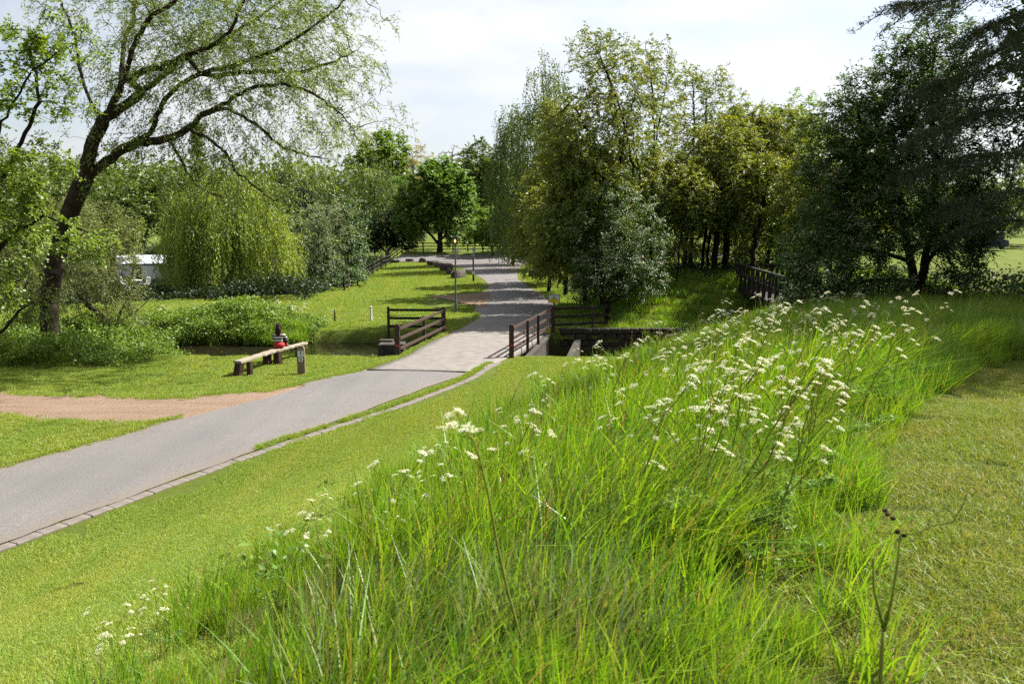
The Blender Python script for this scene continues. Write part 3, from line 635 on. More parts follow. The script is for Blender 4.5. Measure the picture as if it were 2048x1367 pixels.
# ------------------------------------------------------------------ left: alder, sallow, leaning stems
ab = np.array([-17.5, 23.5, 0.0]); 
tree('alder_tree', 'bright green round-leaved alder reaching in at the left edge', ab, [[ab-[0, 0, .3], ab+[.1, .1, 3], ab+[.4, .2, 6], ab+[.8, .3, 9], ab+[1.3, .5, 13]],
     PX([(-60, 560), (20, 470), (90, 430), (170, 460), (225, 490)], 23.5), PX([(-80, 480), (0, 250), (60, 150), (110, 110), (160, 80)], 23.5), PX([(-40, 420), (20, 330), (80, 200), (60, 90), (90, 20)], 24.2)],
     [BP(10, 490, 23.5, 150, 150), BP(150, 470, 23.2, 150, 90), BP(0, 560, 23.5, 100, 120), BP(20, 400, 24, 160, 160), BP(70, 420, 24, 110, 90), BP(60, 330, 24, 180, 100),  BP(80, 190, 24, 200, 100), BP(30, 90, 24, 150, 120), BP(130, 90, 24, 140, 90, 1), BP(205, 490, 23.2, 60, 70), BP(-150, 300, 24, 300, 600)],
     ncl=560, per=64, leaf='lf_alder', L=.085, W=.07, spread=(.3, .3, .24), rb=.24, r0=.006, step=.26, bark='bark_dark', seed=2, droop=.25, up=.6, iters=60)
sb = np.array([-18.4, 36.5, 0.0])
tree('sallow_bush', 'grey-green fine-leaved sallow bush behind the willow trunk', sb, [[sb, sb+[.6, 0, 1.5], sb+[1.2, .1, 3.5]], [sb+[0, 0, .4], sb+[-1.2, -.2, 1.6], sb+[-2, -.2, 3]], [sb+[.2, 0, .5], sb+[1.8, -.3, 1.6], sb+[2.6, -.4, 2.6]]],
     [BP(190, 500, 36, 170, 200), BP(110, 470, 37, 170, 200), BP(215, 590, 35.5, 110, 110), BP(240, 470, 36.5, 90, 120), BP(30, 560, 36, 180, 180), BP(150, 590, 35.2, 120, 80), BP(240, 620, 35.4, 100, 60), BP(270, 560, 36, 60, 100)],
     ncl=640, per=80, leaf='lf_sallow', L=.085, W=.028, spread=(.36, .36, .32), rb=.16, r0=.006, step=.3, bark='bark', seed=3, droop=.4, up=.3, cat='bush')
lb = at(-10, 27.5)
tree('leaning_willow', 'leaning dark stems of a low willow at the left edge', lb, [[lb+[-1, 0, -.2], P(-30, 690, 27.5), P(0, 570, 27.5), P(40, 560, 27.6)], [P(-30, 660, 27.5), P(0, 665, 27.5), P(40, 620, 27.6), P(78, 595, 27.8)], [P(-20, 640, 27.5), P(10, 600, 27.5), P(60, 540, 28)]],
     [BP(20, 590, 27.5, 130, 100), BP(90, 610, 28, 90, 70)], ncl=60, per=40, leaf='lf_willow', L=.1, W=.03, rb=.13, r0=.007, step=.25, seed=4, cat='tree')

# ------------------------------------------------------------------ weeping willow
wb = at(455, 56.5)
wst = [[wb-[0, 0, .3], wb+[0, 0, 2.2], wb+[.3, 0, 4.5], wb+[.2, 0, 7]], [wb+[0, 0, 2.2], wb+[-1.8, .2, 4.8], wb+[-2.6, .2, 6.5]], [wb+[0, 0, 2.4], wb+[1.8, -.4, 4.6], wb+[3, -.6, 6]], [wb+[0, 0, 2.5], wb+[.2, -1.6, 5], wb+[.2, -2.4, 6.4]]]
tree('weeping_willow', 'golden-green weeping willow hanging to the lawn edge', wb, wst,
     [BP(445, 372, 56.5, 110, 70), BP(490, 395, 56.5, 110, 80), BP(400, 405, 56.5, 90, 90), BP(455, 400, 56.5, 160, 100), BP(400, 440, 56.5, 130, 150), BP(515, 440, 56.5, 120, 140), BP(555, 500, 56.0, 90, 110), BP(365, 500, 56.5, 90, 120), BP(455, 455, 54.8, 220, 110, .4)],
     ncl=330, per=22, leaf='lf_weep', L=.24, W=.06, spread=(.4, .4, .25), rb=.4, r0=.012, step=.4, seed=6, hang=dict(n=7, rad=.2, len=(.7, 5.6), sp=.085, flare=.55, sway=.2, clear=.7), bark='bark_dark', shell=.28)

# ------------------------------------------------------------------ trees across the far lawn
def simple(name, label, px, Y, blobs, rb=.2, group=None, seed=0, n=1, dx=0, **kw):
    b = at(px, Y); c = np.mean([q[0] for q in blobs], 0); top = max(q[0][2]+q[1][2]*.5 for q in blobs)
    z1 = b[2]+(min(q[0][2]-q[1][2] for q in blobs)-b[2])*.8
    z1 = max(z1, b[2]+.6); st_ = [[b-[0, 0, .3], [b[0]+dx*.3, b[1], (b[2]+z1)/2], [b[0]+dx*.6, b[1], z1], [(b[0]+c[0])/2, (b[1]+c[1])/2, (z1+top)/2], [c[0], c[1], top]]]
    for q in blobs[:6]: st_.append([[b[0]+dx*.6, b[1], z1], (np.array([b[0]+dx*.6, b[1], z1])+q[0])/2-[0, 0, .1], q[0]])
    return tree(name, label, b, st_, blobs, rb=rb, group=group, seed=seed, **kw)
FT = 'trees across the valley'
simple('whitebeam_bush', 'silvery grey-green bushy tree beside the weeping willow', 640, 62, [BP(620, 470, 62, 110, 110), BP(655, 460, 63, 110, 130), BP(610, 520, 61.5, 80, 80), BP(660, 530, 62, 70, 70)], .14, seed=7, ncl=330, per=62, leaf='lf_hawgrey', L=.12, W=.06, spread=(.42, .42, .34), r0=.01, step=.4)
simple('hawthorn_tree', 'green round shrub tree next to the embankment fence', 695, 66, [BP(700, 450, 66, 75, 120), BP(680, 430, 66, 80, 70), BP(712, 510, 65, 60, 90), BP(690, 550, 64.5, 90, 60)], .14, seed=8, ncl=260, per=55, leaf='lf_haw', L=.14, W=.08, spread=(.42, .42, .36), r0=.01, step=.42, blossom=dict(per=8, frac=.35, s=.09, spread=(.3, .3, .2)))
simple('dark_bush', 'low dark green bush at the mouth of the culvert', 715, 60, [BP(705, 560, 60, 60, 50), BP(655, 575, 59, 90, 40)], .06, seed=9, ncl=90, per=50, leaf='lf_haw', L=.13, W=.08, r0=.01, step=.4, cat='bush')
simple('sycamore_tree', 'dense rounded sycamore with a forked trunk by the far fence', 880, 97, [BP(870, 390, 97, 150, 130), BP(830, 430, 97, 95, 100), BP(910, 420, 96, 95, 130), BP(875, 350, 97, 90, 70), BP(900, 380, 95.5, 100, 100)], .42, seed=10, ncl=380, per=64, leaf='lf_syc', L=.30, W=.24, spread=(.62, .62, .42), r0=.02, step=.6, up=1.0)
simple('birch_tree', 'tall drooping birch left of the sycamore', 735, 112, [BP(740, 400, 112, 110, 190), BP(700, 420, 112, 100, 160), BP(770, 410, 113, 80, 170), BP(660, 400, 114, 90, 130)], .25, FT, 11, ncl=380, per=30, leaf='lf_birch', L=.26, W=.14, spread=(.7, .7, .5), r0=.02, step=.8, hang=dict(n=3, rad=.5, len=(1, 3), sp=.14, flare=.3))
simple('lime_tree', 'bright yellow-green lime crown rising above the birches', 765, 128, [BP(765, 300, 128, 100, 70), BP(740, 330, 128, 90, 70), BP(795, 330, 128, 80, 80)], .3, FT, 12, ncl=240, per=56, leaf='lf_lime', L=.34, W=.26, spread=(.8, .8, .55), r0=.025, step=.9)
simple('poplar_sapling', 'pale thin upright tree with hardly any leaves', 835, 120, [BP(835, 340, 120, 50, 120), BP(815, 390, 119, 60, 90)], .14, FT, 13, ncl=170, per=15, leaf='lf_pale', L=.26, W=.12, spread=(.6, .6, .7), r0=.022, step=.6, bark='bark_pale')
simple('bare_tree', 'leafless grey tree top behind the sycamore', 905, 135, [BP(905, 320, 135, 80, 60), BP(905, 340, 135, 60, 60)], .2, FT, 14, ncl=150, per=0, r0=.03, step=.6, bark='bark_pale')
simple('oak_tree', 'dark broad tree between the sycamore and the tall birches', 970, 125, [BP(965, 320, 125, 80, 80), BP(985, 380, 124, 100, 120), BP(950, 380, 126, 90, 100)], .35, FT, 15, ncl=300, per=55, leaf='lf_birch', L=.34, W=.24, spread=(.8, .8, .55), r0=.025, step=.9)
simple('field_maple', 'small light green tree by the far road junction', 985, 93, [BP(985, 450, 93, 90, 70), BP(1015, 440, 92, 60, 80), BP(965, 470, 94, 60, 40)], .14, seed=16, ncl=190, per=50, leaf='lf_lime', L=.24, W=.18, spread=(.5, .5, .36), r0=.014, step=.5, bark='bark_dark')
simple('yew_tree', 'dark evergreen mass left of the sycamore trunk', 775, 103, [BP(770, 460, 103, 90, 70), BP(810, 450, 103, 80, 100), BP(740, 470, 103, 60, 60)], .3, seed=17, ncl=200, per=70, leaf='lf_dark', L=.28, W=.15, spread=(.6, .6, .5), r0=.02, step=.6, bark='bark_pale')
simple('pine_tree', 'dark blue-green pine top behind the weeping willow', 580, 120, [BP(580, 390, 120, 60, 100), BP(560, 430, 120, 80, 60), BP(605, 420, 121, 60, 60)], .25, FT, 18, ncl=170, per=60, leaf='lf_conifer', L=.35, W=.1, spread=(.8, .8, .4), r0=.02, step=.8, bark='bark_dark')
simple('lombardy_poplar', 'narrow columnar poplar seen through the willow branches', 396, 105, [BP(396, 300, 105, 22, 130), BP(396, 360, 105, 28, 110)], .2, FT, 19, ncl=130, per=60, leaf='lf_birch', L=.26, W=.16, spread=(.42, .42, .7), r0=.02, step=.6)
for i, (px, Y, bl, lf, nm, lab) in enumerate([
  (270, 72, [BP(270, 410, 72, 150, 170), BP(230, 450, 72, 120, 150), BP(320, 400, 74, 100, 130)], 'lf_birch', 'ash_tree', 'mid-green tree behind the caravan'),
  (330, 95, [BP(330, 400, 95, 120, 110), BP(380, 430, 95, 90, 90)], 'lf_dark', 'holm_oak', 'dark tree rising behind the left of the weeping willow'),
  (160, 85, [BP(160, 390, 85, 190, 150), BP(90, 400, 85, 160, 170)], 'lf_birch', 'ash_tree', 'green tree behind the willow trunk fork'),
  (20, 80, [BP(0, 400, 80, 200, 190), BP(-90, 380, 80, 200, 220)], 'lf_birch', 'ash_tree', 'green tree filling the left edge behind the alder'),
  (500, 100, [BP(500, 400, 100, 130, 80), BP(540, 430, 100, 90, 80)], 'lf_birch', 'ash_tree', 'green treetop behind the right of the weeping willow'),
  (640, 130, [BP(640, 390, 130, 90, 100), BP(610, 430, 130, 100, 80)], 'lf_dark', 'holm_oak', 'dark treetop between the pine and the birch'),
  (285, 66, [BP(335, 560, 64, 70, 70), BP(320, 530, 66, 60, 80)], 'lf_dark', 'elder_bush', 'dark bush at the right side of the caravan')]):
    simple(nm, lab, px, Y, bl, .22, FT, 30+i, ncl=230, per=58, leaf=lf, L=.26 if Y > 70 else .18, W=.16 if Y > 70 else .1, spread=(.7, .7, .5), r0=.018, step=.7)

# ------------------------------------------------------------------ right: birches, hornbeams, hawthorns
simple('silver_birch', 'tall slender drooping birch rising above the lane', 1105, 76, [BP(1095, 190, 76, 80, 170), BP(1075, 300, 76, 120, 200), BP(1050, 420, 75, 120, 180), BP(1110, 400, 76, 130, 200)], .22, seed=50, ncl=420, per=20, leaf='lf_birch', L=.2, W=.11, spread=(.5, .5, .45), r0=.014, step=.55, hang=dict(n=4, rad=.4, len=(.8, 2.8), sp=.11, flare=.25), bark='bark_pale', dx=0)
simple('silver_birch', 'shorter drooping birch left of the tallest one', 1025, 82, [BP(1022, 260, 82, 55, 110), BP(1015, 350, 82, 80, 150), BP(1030, 450, 82, 90, 110)], .18, seed=51, ncl=300, per=20, leaf='lf_birch', L=.2, W=.11, spread=(.5, .5, .45), r0=.014, step=.55, hang=dict(n=4, rad=.4, len=(.8, 2.8), sp=.12, flare=.25), bark='bark_pale')
HB = dict(leaf='lf_cherry', L=.115, W=.075, r0=.009, step=.36, bark='bark_dark', up=.35, droop=.7, spread=(.42, .42, .24), iters=60)
def hornbeam(label, base, stems, blobs, seed, ncl, per, rb, shell=.42, **k):
    kw = dict(HB); kw.update(k); return tree('hornbeam', label, base, stems, blobs, ncl=ncl, per=per, rb=rb, seed=seed, shell=shell, group='hornbeams beside the lane', **kw)
h1 = at(1236, 42.6)
hornbeam('tallest hornbeam with its top splayed to the left of the group', h1, [[h1-[0, 0, .3], P(1240, 500, 42.6), P(1243, 380, 42.6), P(1240, 260, 42.6), P(1222, 170, 42.6), P(1200, 110, 42.6)], [P(1262, 420, 42.2), P(1265, 330, 42.2), P(1245, 230, 42.2), P(1205, 130, 41.8)], [P(1238, 480, 42.6), P(1190, 290, 42.2), P(1150, 215, 41.8)], [P(1243, 300, 42.6), P(1270, 180, 43)]],
         [BP(1200, 110, 42.6, 150, 110), BP(1235, 180, 42.6, 170, 130), BP(1170, 240, 42.2, 190, 130), BP(1150, 300, 41.8, 150, 120), BP(1240, 300, 42.6, 170, 160), BP(1170, 400, 42.2, 170, 130)], 60, 600, 44, .17)
h2 = at(1300, 45.2)
hornbeam('straight hornbeam in the middle of the group with a pointed top', h2, [[h2-[0, 0, .3], P(1302, 450, 45.2), P(1309, 270, 45.2), P(1303, 150, 45.2), P(1290, 85, 45.2)], [P(1300, 500, 45.2), P(1270, 300, 44.8), P(1262, 240, 44.8)], [P(1308, 300, 45.2), P(1340, 130, 45.5)]],
         [BP(1300, 120, 45.2, 110, 90), BP(1310, 200, 45.2, 150, 130), BP(1300, 310, 45.2, 190, 160), BP(1330, 410, 45.2, 200, 140), BP(1290, 480, 44.8, 190, 100)], 61, 560, 44, .15)
h3 = at(1380, 50)
hornbeam('hornbeam with a forked stem right of the middle of the group', h3, [[h3-[0, 0, .3], P(1385, 400, 50), P(1388, 250, 50), P(1385, 160, 50)], [P(1330, 440, 49.5), P(1400, 330, 49.5), P(1440, 250, 49.5)], [P(1408, 290, 50), P(1412, 200, 50)]],
         [BP(1395, 160, 50, 130, 70), BP(1420, 210, 50, 150, 100), BP(1390, 290, 50, 170, 150), BP(1440, 370, 50, 190, 170), BP(1400, 460, 49, 180, 110)], 62, 540, 44, .14)
h4 = at(1130, 54)
hornbeam('broad leafy hornbeam leaning over the lane', h4, [[h4-[0, 0, .3], P(1135, 500, 54), P(1125, 400, 54), P(1110, 300, 54)], [P(1133, 480, 54), P(1085, 430, 53), P(1060, 390, 52.5)]],
         [BP(1110, 300, 54, 130, 150), BP(1085, 390, 53, 130, 130), BP(1080, 470, 53, 130, 100), BP(1140, 450, 54, 150, 150), BP(1120, 520, 53, 110, 60), BP(1130, 230, 54, 110, 90)], 63, 600, 58, .16)
h5 = at(1470, 53)
hornbeam('hornbeam with thin stems above the footbridge', h5, [[h5-[0, 0, .3], P(1470, 420, 53), P(1480, 300, 53), P(1500, 230, 53)], [P(1468, 480, 53), P(1510, 390, 53), P(1545, 330, 53)]],
         [BP(1480, 260, 53, 130, 110), BP(1520, 330, 53, 160, 150), BP(1460, 380, 53, 150, 150), BP(1540, 440, 52, 150, 120), BP(1470, 480, 52, 130, 90)], 64, 480, 54, .12)
for i, (px, Y, bl, lab) in enumerate([
  (1585, 62, [BP(1590, 240, 62, 110, 100), BP(1560, 300, 62, 130, 140), BP(1620, 320, 62, 130, 160), BP(1570, 420, 61, 160, 140), BP(1520, 470, 60, 120, 90)], 'bright yellow-green maple between the hornbeams and the big hawthorn'),
  (1530, 46, [BP(1545, 455, 46, 90, 70), BP(1520, 500, 46, 80, 60), BP(1580, 480, 46, 90, 90)], 'sunlit sapling behind the footbridge rail')]):
    simple('maple_tree' if i == 0 else 'sapling', lab, px, Y, bl, .12, seed=70+i, ncl=[420, 130][i], per=44, leaf='lf_lime', L=[.17, .11][i], W=[.12, .08][i], spread=(.5, .5, .3), r0=.01, step=.45, bark='bark_dark')
for i, (px, Y, bl, lab) in enumerate([
  (1170, 48, [BP(1165, 430, 48, 150, 150), BP(1120, 500, 47.6, 140, 110), BP(1190, 520, 47.6, 130, 110), BP(1095, 430, 48.6, 110, 130)], 'low leafy hornbeam at the bend with branches down to the verge'),
  (1205, 42.8, [BP(1180, 390, 42.8, 180, 140), BP(1135, 450, 42.4, 150, 120), BP(1215, 460, 42.8, 150, 120), BP(1115, 500, 42.6, 110, 80), BP(1150, 330, 42.8, 150, 110)], 'dense hornbeam right behind the blossoming hawthorn'),
  (1098, 56, [BP(1095, 400, 56, 120, 130), BP(1080, 460, 56, 110, 110), BP(1115, 480, 56, 110, 100)], 'hornbeam arching low over the shaded bend of the lane'),
  (1120, 62, [BP(1110, 440, 62, 140, 160), BP(1075, 500, 61, 110, 110), BP(1130, 330, 62, 120, 160)], 'shaded hornbeam farther along the right of the lane'),
  (1430, 46, [BP(1430, 350, 46, 200, 120), BP(1390, 410, 46, 170, 90), BP(1480, 405, 46, 160, 100), BP(1450, 285, 46, 130, 90)], 'spreading hornbeam above the shaded mound'),
  (1555, 49, [BP(1540, 360, 49, 190, 130), BP(1600, 410, 49, 170, 120), BP(1500, 410, 48, 130, 80), BP(1570, 275, 49, 150, 120), BP(1505, 255, 49, 110, 110)], 'hornbeam partly hidden behind the big hawthorn')]):
    simple('hornbeam', lab, px, Y, bl, .14, 'hornbeams beside the lane', 170+i, ncl=[460, 460, 400, 360, 480, 520][i], per=60, leaf='lf_cherry', L=.135, W=.09, spread=(.45, .45, .26), r0=.009, step=.4, bark='bark_dark', droop=.6, up=.4, shoot=dict(n=8, k=10))
for px_, y_, x_, lab, sd_ in [(0, 18.4, 15.4, 'dark broad tree just beyond the right edge behind the cedar', 180), (0, 24.0, 20.5, 'dark tree on the lake side of the cedar', 181)]:
    b = np.array([x_, y_, gz(x_, y_)]); tree('shade_tree', lab, b, [[b-[0, 0, .3], b+[0, 0, 2.5], b+[-.2, 0, 5], b+[0, 0, 8]], [b+[0, 0, 2.5], b+[-2, -.5, 5]], [b+[0, 0, 2.5], b+[2, .5, 5]]], [(b+[.1, 0, 7.5], np.array([3.7, 4.2, 4.2])), (b+[.6, -1, 4.6], np.array([3.0, 3.4, 2.4]))], ncl=620, per=40, leaf='lf_haw', L=.2, W=.15, spread=(.6, .6, .4), rb=.3, r0=.012, step=.5, bark='bark_dark', seed=sd_, shoot=dict(n=7, k=9))
simple('hornbeam', 'hornbeam added to shade the footbridge, mostly hidden behind the big hawthorn', 1655, 42, [BP(1640, 400, 42, 190, 150), BP(1690, 450, 42, 170, 130), BP(1610, 470, 41.5, 130, 100), BP(1680, 330, 42, 170, 130)], .15, 'hornbeams beside the lane', 190, ncl=420, per=60, leaf='lf_cherry', L=.135, W=.09, spread=(.45, .45, .26), r0=.009, step=.4, bark='bark_dark', droop=.6, up=.4, shoot=dict(n=7, k=10))  # added tree, mostly out of sight, placed to cast shade on the footbridge
simple('elder_bush', 'leafy elder bush at the near end of the footbridge', 1640, 23.5, [BP(1635, 590, 23.5, 120, 90), BP(1600, 620, 23.2, 90, 70), BP(1680, 610, 23.6, 110, 80)], .05, seed=191, ncl=150, per=60, leaf='lf_haw', L=.09, W=.06, spread=(.28, .28, .2), r0=.006, step=.22, bark='bark_dark', cat='bush')
# thin stems on the mound
for i, (px, Y, lean) in enumerate([(1368, 49, .2), (1402, 47, .5), (1412, 49, .6), (1425, 46, .1), (1352, 43.0, .7), (1500, 44.5, .9), (1560, 47, -.2), (1448, 48.5, .25)]):
    b = at(px, Y); hgt = [5.5, 5, 6, 4.5, 5, 5.4, 5.5, 6][i]; c = b+np.array([lean, 0, hgt])
    tree('young_hornbeam', ['thick short', 'left slanting', 'right slanting', 'slender upright', 'curved dark', 'leaning ivy-clad', 'pale', 'stout'][i]+' stem standing on the shaded mound beside the footbridge', b, [[b-[0, 0, .3], b+[lean*.2, 0, hgt*.4], c]],
         [(c, np.array([1.1, 1.1, 1.3]))], ncl=70, per=40, leaf='lf_cherry', L=.11, W=.075, rb=[.15, .09, .09, .07, .05, .13, .1, .2][i], r0=.008, step=.4, bark='bark_dark', seed=80+i, group='stems on the shaded mound', droop=.6, up=.4)
wh = at(1215, 40.6)
simple('may_tree', 'hawthorn full of white blossom behind the right bridge fence', 1215, 40.6, [BP(1235, 430, 40.6, 170, 120), BP(1190, 490, 40.2, 130, 130), BP(1270, 490, 40.6, 140, 140), BP(1225, 540, 40, 150, 110), BP(1180, 560, 40, 90, 90), BP(1290, 560, 40.5, 90, 80), BP(1235, 375, 40.8, 80, 70)], .13, seed=90, ncl=430, per=52, leaf='lf_haw', L=.075, W=.055, spread=(.34, .34, .26), r0=.007, step=.3, bark='bark_dark', blossom=dict(per=26, frac=.42, s=.045, spread=(.2, .2, .08)))
hb = np.array([11.0, 21.5, gz(11, 21.5)])
big = tree('hawthorn', 'big dark spreading hawthorn with white blossom at the right', hb, [[hb-[0, 0, .3], P(1836, 590, 21.5), P(1850, 520, 21.5), P(1862, 440, 21.5), P(1872, 330, 21.5), P(1860, 200, 21.5), P(1870, 90, 21.5)], [P(1838, 600, 21.5), P(1815, 500, 21.3), P(1800, 400, 21), P(1760, 290, 20.8), P(1700, 200, 20.6)],
     [P(1850, 530, 21.5), P(1900, 460, 21.6), P(1945, 380, 22)], [P(1815, 520, 21.4), P(1740, 500, 21), P(1660, 480, 20.6), P(1610, 490, 20.4)], [P(1800, 400, 21), P(1720, 390, 20.4), P(1650, 360, 20)], [P(1825, 560, 21.5), P(1740, 560, 20.6), P(1650, 580, 20.2)], [P(1870, 330, 21.5), P(1940, 200, 22), P(1960, 120, 22)]],
     [BP(1860, 110, 21.5, 200, 190, 1), BP(1790, 200, 21.3, 240, 170), BP(1720, 280, 21, 240, 170), BP(1690, 380, 20.8, 210, 160), BP(1800, 330, 21, 250, 200), BP(1900, 270, 22, 200, 250), BP(1660, 470, 20.5, 170, 120), BP(1760, 450, 21, 220, 150), BP(1900, 440, 22, 190, 150), BP(1650, 565, 20.2, 130, 90), BP(1730, 560, 20.6, 190, 110), BP(1640, 610, 19.6, 110, 70), BP(1720, 620, 20.0, 150, 70), BP(1790, 590, 22.5, 160, 90), BP(1610, 500, 20.4, 90, 80), BP(1600, 560, 20.0, 80, 80), BP(1605, 610, 20.5, 90, 70), BP(1660, 640, 19.5, 110, 50), BP(1960, 380, 22.5, 130, 150), BP(1915, 510, 22.2, 120, 110), BP(1890, 580, 22.4, 110, 80), BP(1960, 470, 22.6, 90, 90)],
     ncl=1850, per=70, leaf='lf_haw', L=.066, W=.045, spread=(.26, .26, .17), rb=.17, r0=.006, step=.22, bark='bark_dark', seed=91, shell=.4, blossom=dict(per=30, frac=.34, s=.034, spread=(.2, .2, .07), lift=.06), up=.8)
# cedar reaching in from the right
cb = np.array([12.6, 14.2, gz(12.6, 14.2)])
def cedar():
    rng = np.random.default_rng(77); root = thing('cedar_tree', 'dark cedar whose drooping branches reach in from the right edge', 'tree', cb)
    lim = [([(2048, 132), (2007, 132), (1961, 144), (1899, 160), (1840, 182)], 12.6, -.5, 420), ([(2060, 224), (2022, 220), (1976, 221), (1930, 237), (1884, 255), (1838, 276)], 12.3, -1.2, 330), ([(2060, 307), (1961, 310), (1899, 323), (1853, 332), (1800, 348)], 12.6, -1.2, 250),
           ([(2060, 20), (1991, 46), (1950, 66)], 12.6, -.8, 560), ([(2060, -60), (1960, -25), (1899, 0), (1838, 4), (1782, 12)], 12.4, -.6, 600), ([(2070, 70), (2020, 85), (1960, 110)], 11.8, -.4, 500), ([(2060, 380), (1980, 390), (1910, 408)], 12.8, -.6, 180), ([(2060, 185), (2000, 190), (1930, 196), (1870, 215)], 13.4, .6, 360), ([(2060, 440), (1990, 440), (1930, 455)], 13.2, .4, 120)]
    stems = [np.array([cb-[0, 0, .3], cb+[0, 0, 3], cb+[-.1, 0, 6], cb+[0, 0, 10], cb+[.1, 0, 14]])]; V = []
    sub = []; sub2 = []
    for pl, Y, dy, _ in lim:
        q = PX(pl, Y, dy); s0 = np.array([cb[0]-.05, cb[1], q[0][2]+.35]); stems.append(np.vstack([[s0], [(s0+q[0])/2+[0, 0, .1]], q]))
        rs = resample(q, .14); dr = unit(np.gradient(rs, axis=0))
        for i in range(len(rs)):
            for sgn in (-1, 1):
                if rng.random() < .12: continue
                side = unit(np.cross(dr[i], [0, 0, 1.0]))*sgn; ln = rng.uniform(.3, 1.0)*(1-.45*i/len(rs))
                e = unit(dr[i]*.9+side*.75+np.array([0, 0, rng.uniform(-.45, .05)]))
                sub.append((rs[i], rs[i]+e*ln*.5+[0, 0, .03], rs[i]+e*ln+np.array([0, 0, -.13*ln-.06])))
    # upper crown outside the frame, so that the tree is whole
    for k_ in range(96):
        z = rng.uniform(2.2, 13.5); a_ = rng.uniform(0, 6.28); ln = rng.uniform(3.0, 6.0)*(1-z/19)
        if math.cos(a_) < -.62 and z < 8.5: continue
        e = np.array([math.cos(a_), math.sin(a_), .05]); s0 = cb+np.array([0, 0, z]); q = np.array([s0, s0+e*ln*.5+[0, 0, .15], s0+e*ln]); stems.append(q); rs = resample(q, .22)
        for i in range(3, len(rs)):
            for sgn in (-1, 1):
                side = np.array([-e[1], e[0], 0])*sgn; l2 = rng.uniform(.5, 1.2); w = unit(e*.8+side*.8+np.array([0, 0, -.15])); sub2.append((rs[i], rs[i]+w*l2*.5, rs[i]+w*l2-[0, 0, .15]))
    pos, par = grow(stems, np.zeros((0, 3)), .3, .2, 1, rng); Vb, Fb, _ = bark_mesh(pos, par, .42, .014, 6)
    new_obj('trunk', np_mesh('trunk', Vb-cb, Fb, M['bark_dark'], smooth=True), root)
    A = np.array([s[0] for s in sub]); Bm = np.array([s[1] for s in sub]); E = np.array([s[2] for s in sub])
    mb = []; n = len(A); u = np.linspace(0, 1, 14)
    pts = (A[:, None]*((1-u)**2)[None, :, None]+2*Bm[:, None]*(u*(1-u))[None, :, None]+E[:, None]*(u**2)[None, :, None])
    # twigs as thin three-sided tubes
    pp = []; pa = []
    T0 = pts.reshape(-1, 3); D0 = unit(np.gradient(pts, axis=1)).reshape(-1, 3); m = 12
    ci = np.repeat(np.arange(len(T0)), m); Dn = unit(D0[ci]*.5+rdir(len(ci), rng)*.9+np.array([0, 0, .25])); P0 = T0[ci]+rng.normal(0, .03, (len(ci), 3))
    Vn, Fn = leafset(P0, Dn, rdir(len(ci), rng), rng.uniform(.04, .085, len(ci)), rng.uniform(.009, .016, len(ci)))
    Vt, Ft = leafset(A, unit(E-A), rdir(n, rng), np.linalg.norm(E-A, axis=1), np.full(n, .018)); 
    A2 = np.array([s[0] for s in sub2]); E2 = np.array([s[2] for s in sub2]); cc_ = np.concatenate([A2*(1-q_)+E2*q_ for q_ in (.15, .4, .65, .9)])
    n2 = len(cc_)*8; P2 = np.repeat(cc_, 8, 0)+rng.normal(0, .07, (n2, 3)); Vo, Fo = leafset(P2, unit(rdir(n2, rng)+[0, 0, .1]), rdir(n2, rng), rng.uniform(.12, .26, n2), rng.uniform(.03, .06, n2))
    V_, F_, T_ = merge([(Vo, Fo, np.repeat(rng.random(n2), 2)), (Vn, Fn, np.repeat(rng.random(len(ci)), 2)), (Vt, Ft, np.zeros(2*n))])
    new_obj('needles', np_mesh('needles', V_-cb, F_, M['lf_cedar'], T_), root)
cedar()
# trees beyond the lake and behind the hornbeams
for i, (px, Y, bl, lf, nm, lab) in enumerate([
  (1990, 128, [BP(1990, 390, 128, 150, 150), BP(2060, 380, 128, 150, 170)], 'lf_birch', 'lakeside_tree', 'green tree beyond the lake under the cedar branches'),
  (1900, 126, [BP(1890, 400, 126, 150, 150), BP(1830, 410, 126, 120, 130)], 'lf_birch', 'lakeside_tree', 'green tree beyond the lake behind the hawthorn trunk'),
  (1740, 118, [BP(1740, 390, 118, 160, 170), BP(1680, 380, 118, 120, 180)], 'lf_lime', 'lakeside_tree', 'light green tree showing through the left of the big hawthorn'),
  (1480, 105, [BP(1480, 380, 105, 170, 190), BP(1560, 370, 105, 150, 200)], 'lf_birch', 'woodland_tree', 'mid-green tree behind the thin hornbeam stems'),
  (1330, 100, [BP(1330, 380, 100, 190, 170), BP(1250, 370, 100, 150, 180)], 'lf_birch', 'woodland_tree', 'mid-green tree behind the middle of the hornbeams'),
  (1160, 98, [BP(1160, 380, 98, 160, 200), BP(1100, 420, 98, 120, 150)], 'lf_birch', 'woodland_tree', 'mid-green tree behind the broad hornbeam over the lane')]):
    simple(nm, lab, px, Y, bl, .25, FT, 100+i, ncl=240, per=54, leaf=lf, L=.3, W=.2, spread=(.8, .8, .55), r0=.02, step=.9)
# far woods as one mass
rg = np.random.default_rng(200); n_ = 900
xx = rg.uniform(-190, 190, n_); yy = rg.uniform(150, 210, n_); zz = H(xx, yy)+rg.uniform(.5, 1, n_)**.6*rg.uniform(2, 11, n_)
ok = ~((xx > -12) & (xx < 5) & (yy < 165)); Cw = np.stack([xx, yy, zz], 1)[ok]
V_, F_, T_ = clusters(Cw, 70, (4, 4, 2.4), 1.0, .7, rg, .2, .7)
tag(new_obj('far_woods', np_mesh('far_woods', V_, F_, M['lf_birch'], T_)), 'distant mass of woodland along the skyline', 'woods', kind='stuff')

